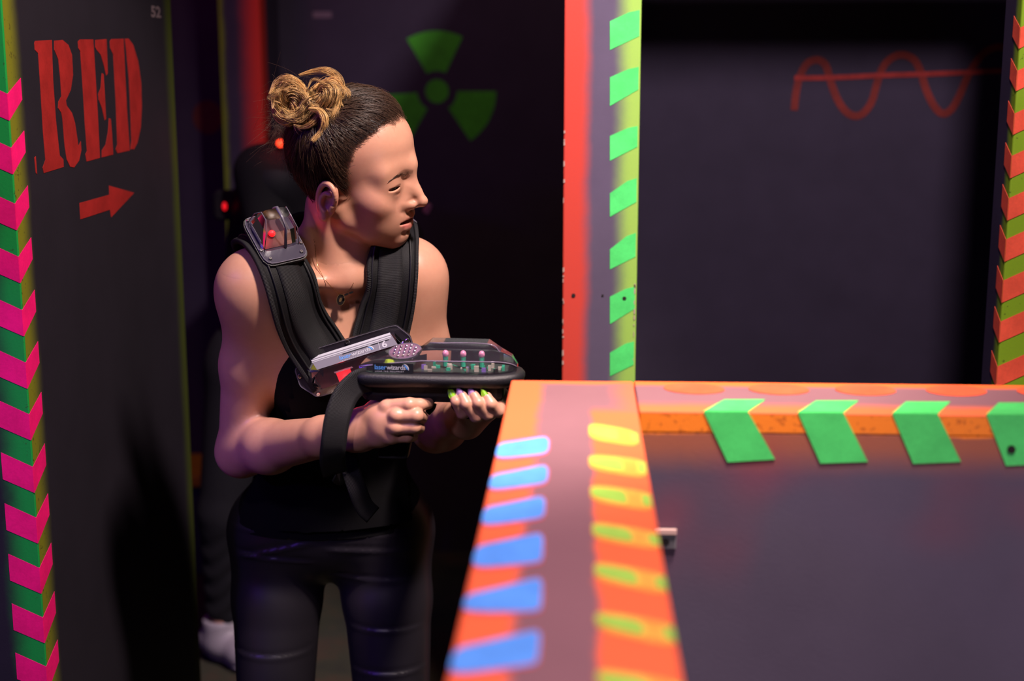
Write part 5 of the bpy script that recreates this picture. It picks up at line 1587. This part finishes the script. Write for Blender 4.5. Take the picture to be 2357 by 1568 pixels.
# white sneakers
M['white_leather'] = plain('white_leather', (.28, .25, .28, 1), .5, .4); M['sole'] = plain('white_sole', (.3, .27, .3, 1), .6)
for an, dv in ((an_a, nrm([.8, -.6, 0])), (an_b, nrm([.1, -.99, 0]))):
    heel = np.array([an[0], an[1], 0]) - dv * .045
    sd = np.cross(Zup, dv)
    s3 = Sdf()
    s3.cone(heel + Zup * .052, .040, heel + dv * .12 + Zup * .045, .040, .02); s3.cone(heel + dv * .12 + Zup * .045, .040, heel + dv * .205 + Zup * .034, .033, .02)
    s3.cone(heel + dv * .035 + Zup * .06, .046, heel + dv * .035 + Zup * .105, .048, .02)
    f3 = lambda X: np.maximum(np.maximum(s3(X), .014 - X[:, 2]), np.maximum(X[:, 2] - .118, -(np.linalg.norm((X - (heel + dv * .04)) * [1, 1, 0], axis=1) - .036 + (X[:, 2] < .08) * 1.0)))
    V, Q = nets(f3, heel + dv * .08 - [.2, .2, .1], heel + dv * .08 + [.2, .2, .18], .006, None, 0)
    so = np_mesh('shoe', V, Q, M['white_leather'], pl2)
    f4_ = lambda X: np.maximum(np.maximum(s3(X) - .004, X[:, 2] - .02), .001 - X[:, 2])
    V, Q = nets(f4_, heel + dv * .08 - [.2, .2, .1], heel + dv * .08 + [.2, .2, .1], .006, None, 0)
    np_mesh('shoe_sole', V, Q, M['sole'], so)
# his glowing vest sensors and gun
v2 = root('laser_tag_vest', tuple(hip2), 'dark laser tag vest with two small red lights on the player behind', 'vest')
vs = Sdf(); vs.p = j2.p[:2]
V, Q = nets(lambda X: vs(X) - .012, A3(hip2) - [.4, .4, .1], A3(hip2) + [.4, .4, .6], .014, lambda V: (V[:, 2] > hip2[2] + .02) & (V[:, 2] < sh_r[2] - .0))
np_mesh('vest_panel', V, Q, M['vest'], v2)
M['led_back'] = emit('red_sensor_lamp', (1.0, .05, .015, 1), 4.0); M['led_back2'] = emit('red_sensor_lamp_dim', (1.0, .008, .015, 1), .9)
for (px, py, Y), r, mt in (((645, 330, YP - .13), .0085, 'led_back'), ((517, 475, YP - .05), .0065, 'led_back2')):
    c = p3(px, py, Y)
    fr = Fr(c + np.array([0, .016, 0]), rgt, twd)
    hx = rounded([(-.03, -.035), (.03, -.035), (.03, .035), (-.03, .035)], .25)
    hs = loft('sensor_housing', fr, [(hx, -.03), (hx, .0), (inset(hx, .006), .006)], M['black_cloth'], v2)
    V, Fq = uv_ball(c, (r, r, r), None, 16, 10) if mt == 'led_back' else uv_ball(c, (r * .8, r, r * 1.5), None, 16, 10)
    build('led', V, Fq, M[mt], hs, True)
lamp('sensor_light', 'POINT', tuple(p3(645, 330, YP - .16)), (0, 0, 0), .12, (1, .03, .02), shadow_soft_size=.01)
g2 = root('laser_gun', tuple(p3(960, 540, YP - .03)), 'dark toy laser gun tip showing past her nose, held by the player behind', 'toy gun')
fr = Fr(p3(895, 575, YP - .03), rgt * .85 + Zup * .55, twd)
bx = rounded([(-.10, -.03), (.07, -.03), (.09, -.01), (.09, .015), (.06, .03), (-.10, .03)], .15)
loft('body', fr, [(bx, -.03), (bx, .03)], M['plastic'], g2)
cv = rounded([(-.05, .03), (.07, .03), (.06, .05), (-.03, .05)], .2)
loft('clear_cover', fr, [(cv, -.02), (cv, .02)], M['clear_gun'], g2)
tip = Fr(p3(984, 482, YP - .045), rgt * .5 + Zup * .85, twd)
ob = rounded([(-.012, -.008), (.014, -.007), (.014, .007), (-.012, .008)], .35)
M['mauve'] = plain('mauve_lens_cap', (.42, .20, .42, 1), .3, .5)
loft('lens_cap', tip, [(ob, -.012), (inset(ob, .002), .012)], M['mauve'], g2)
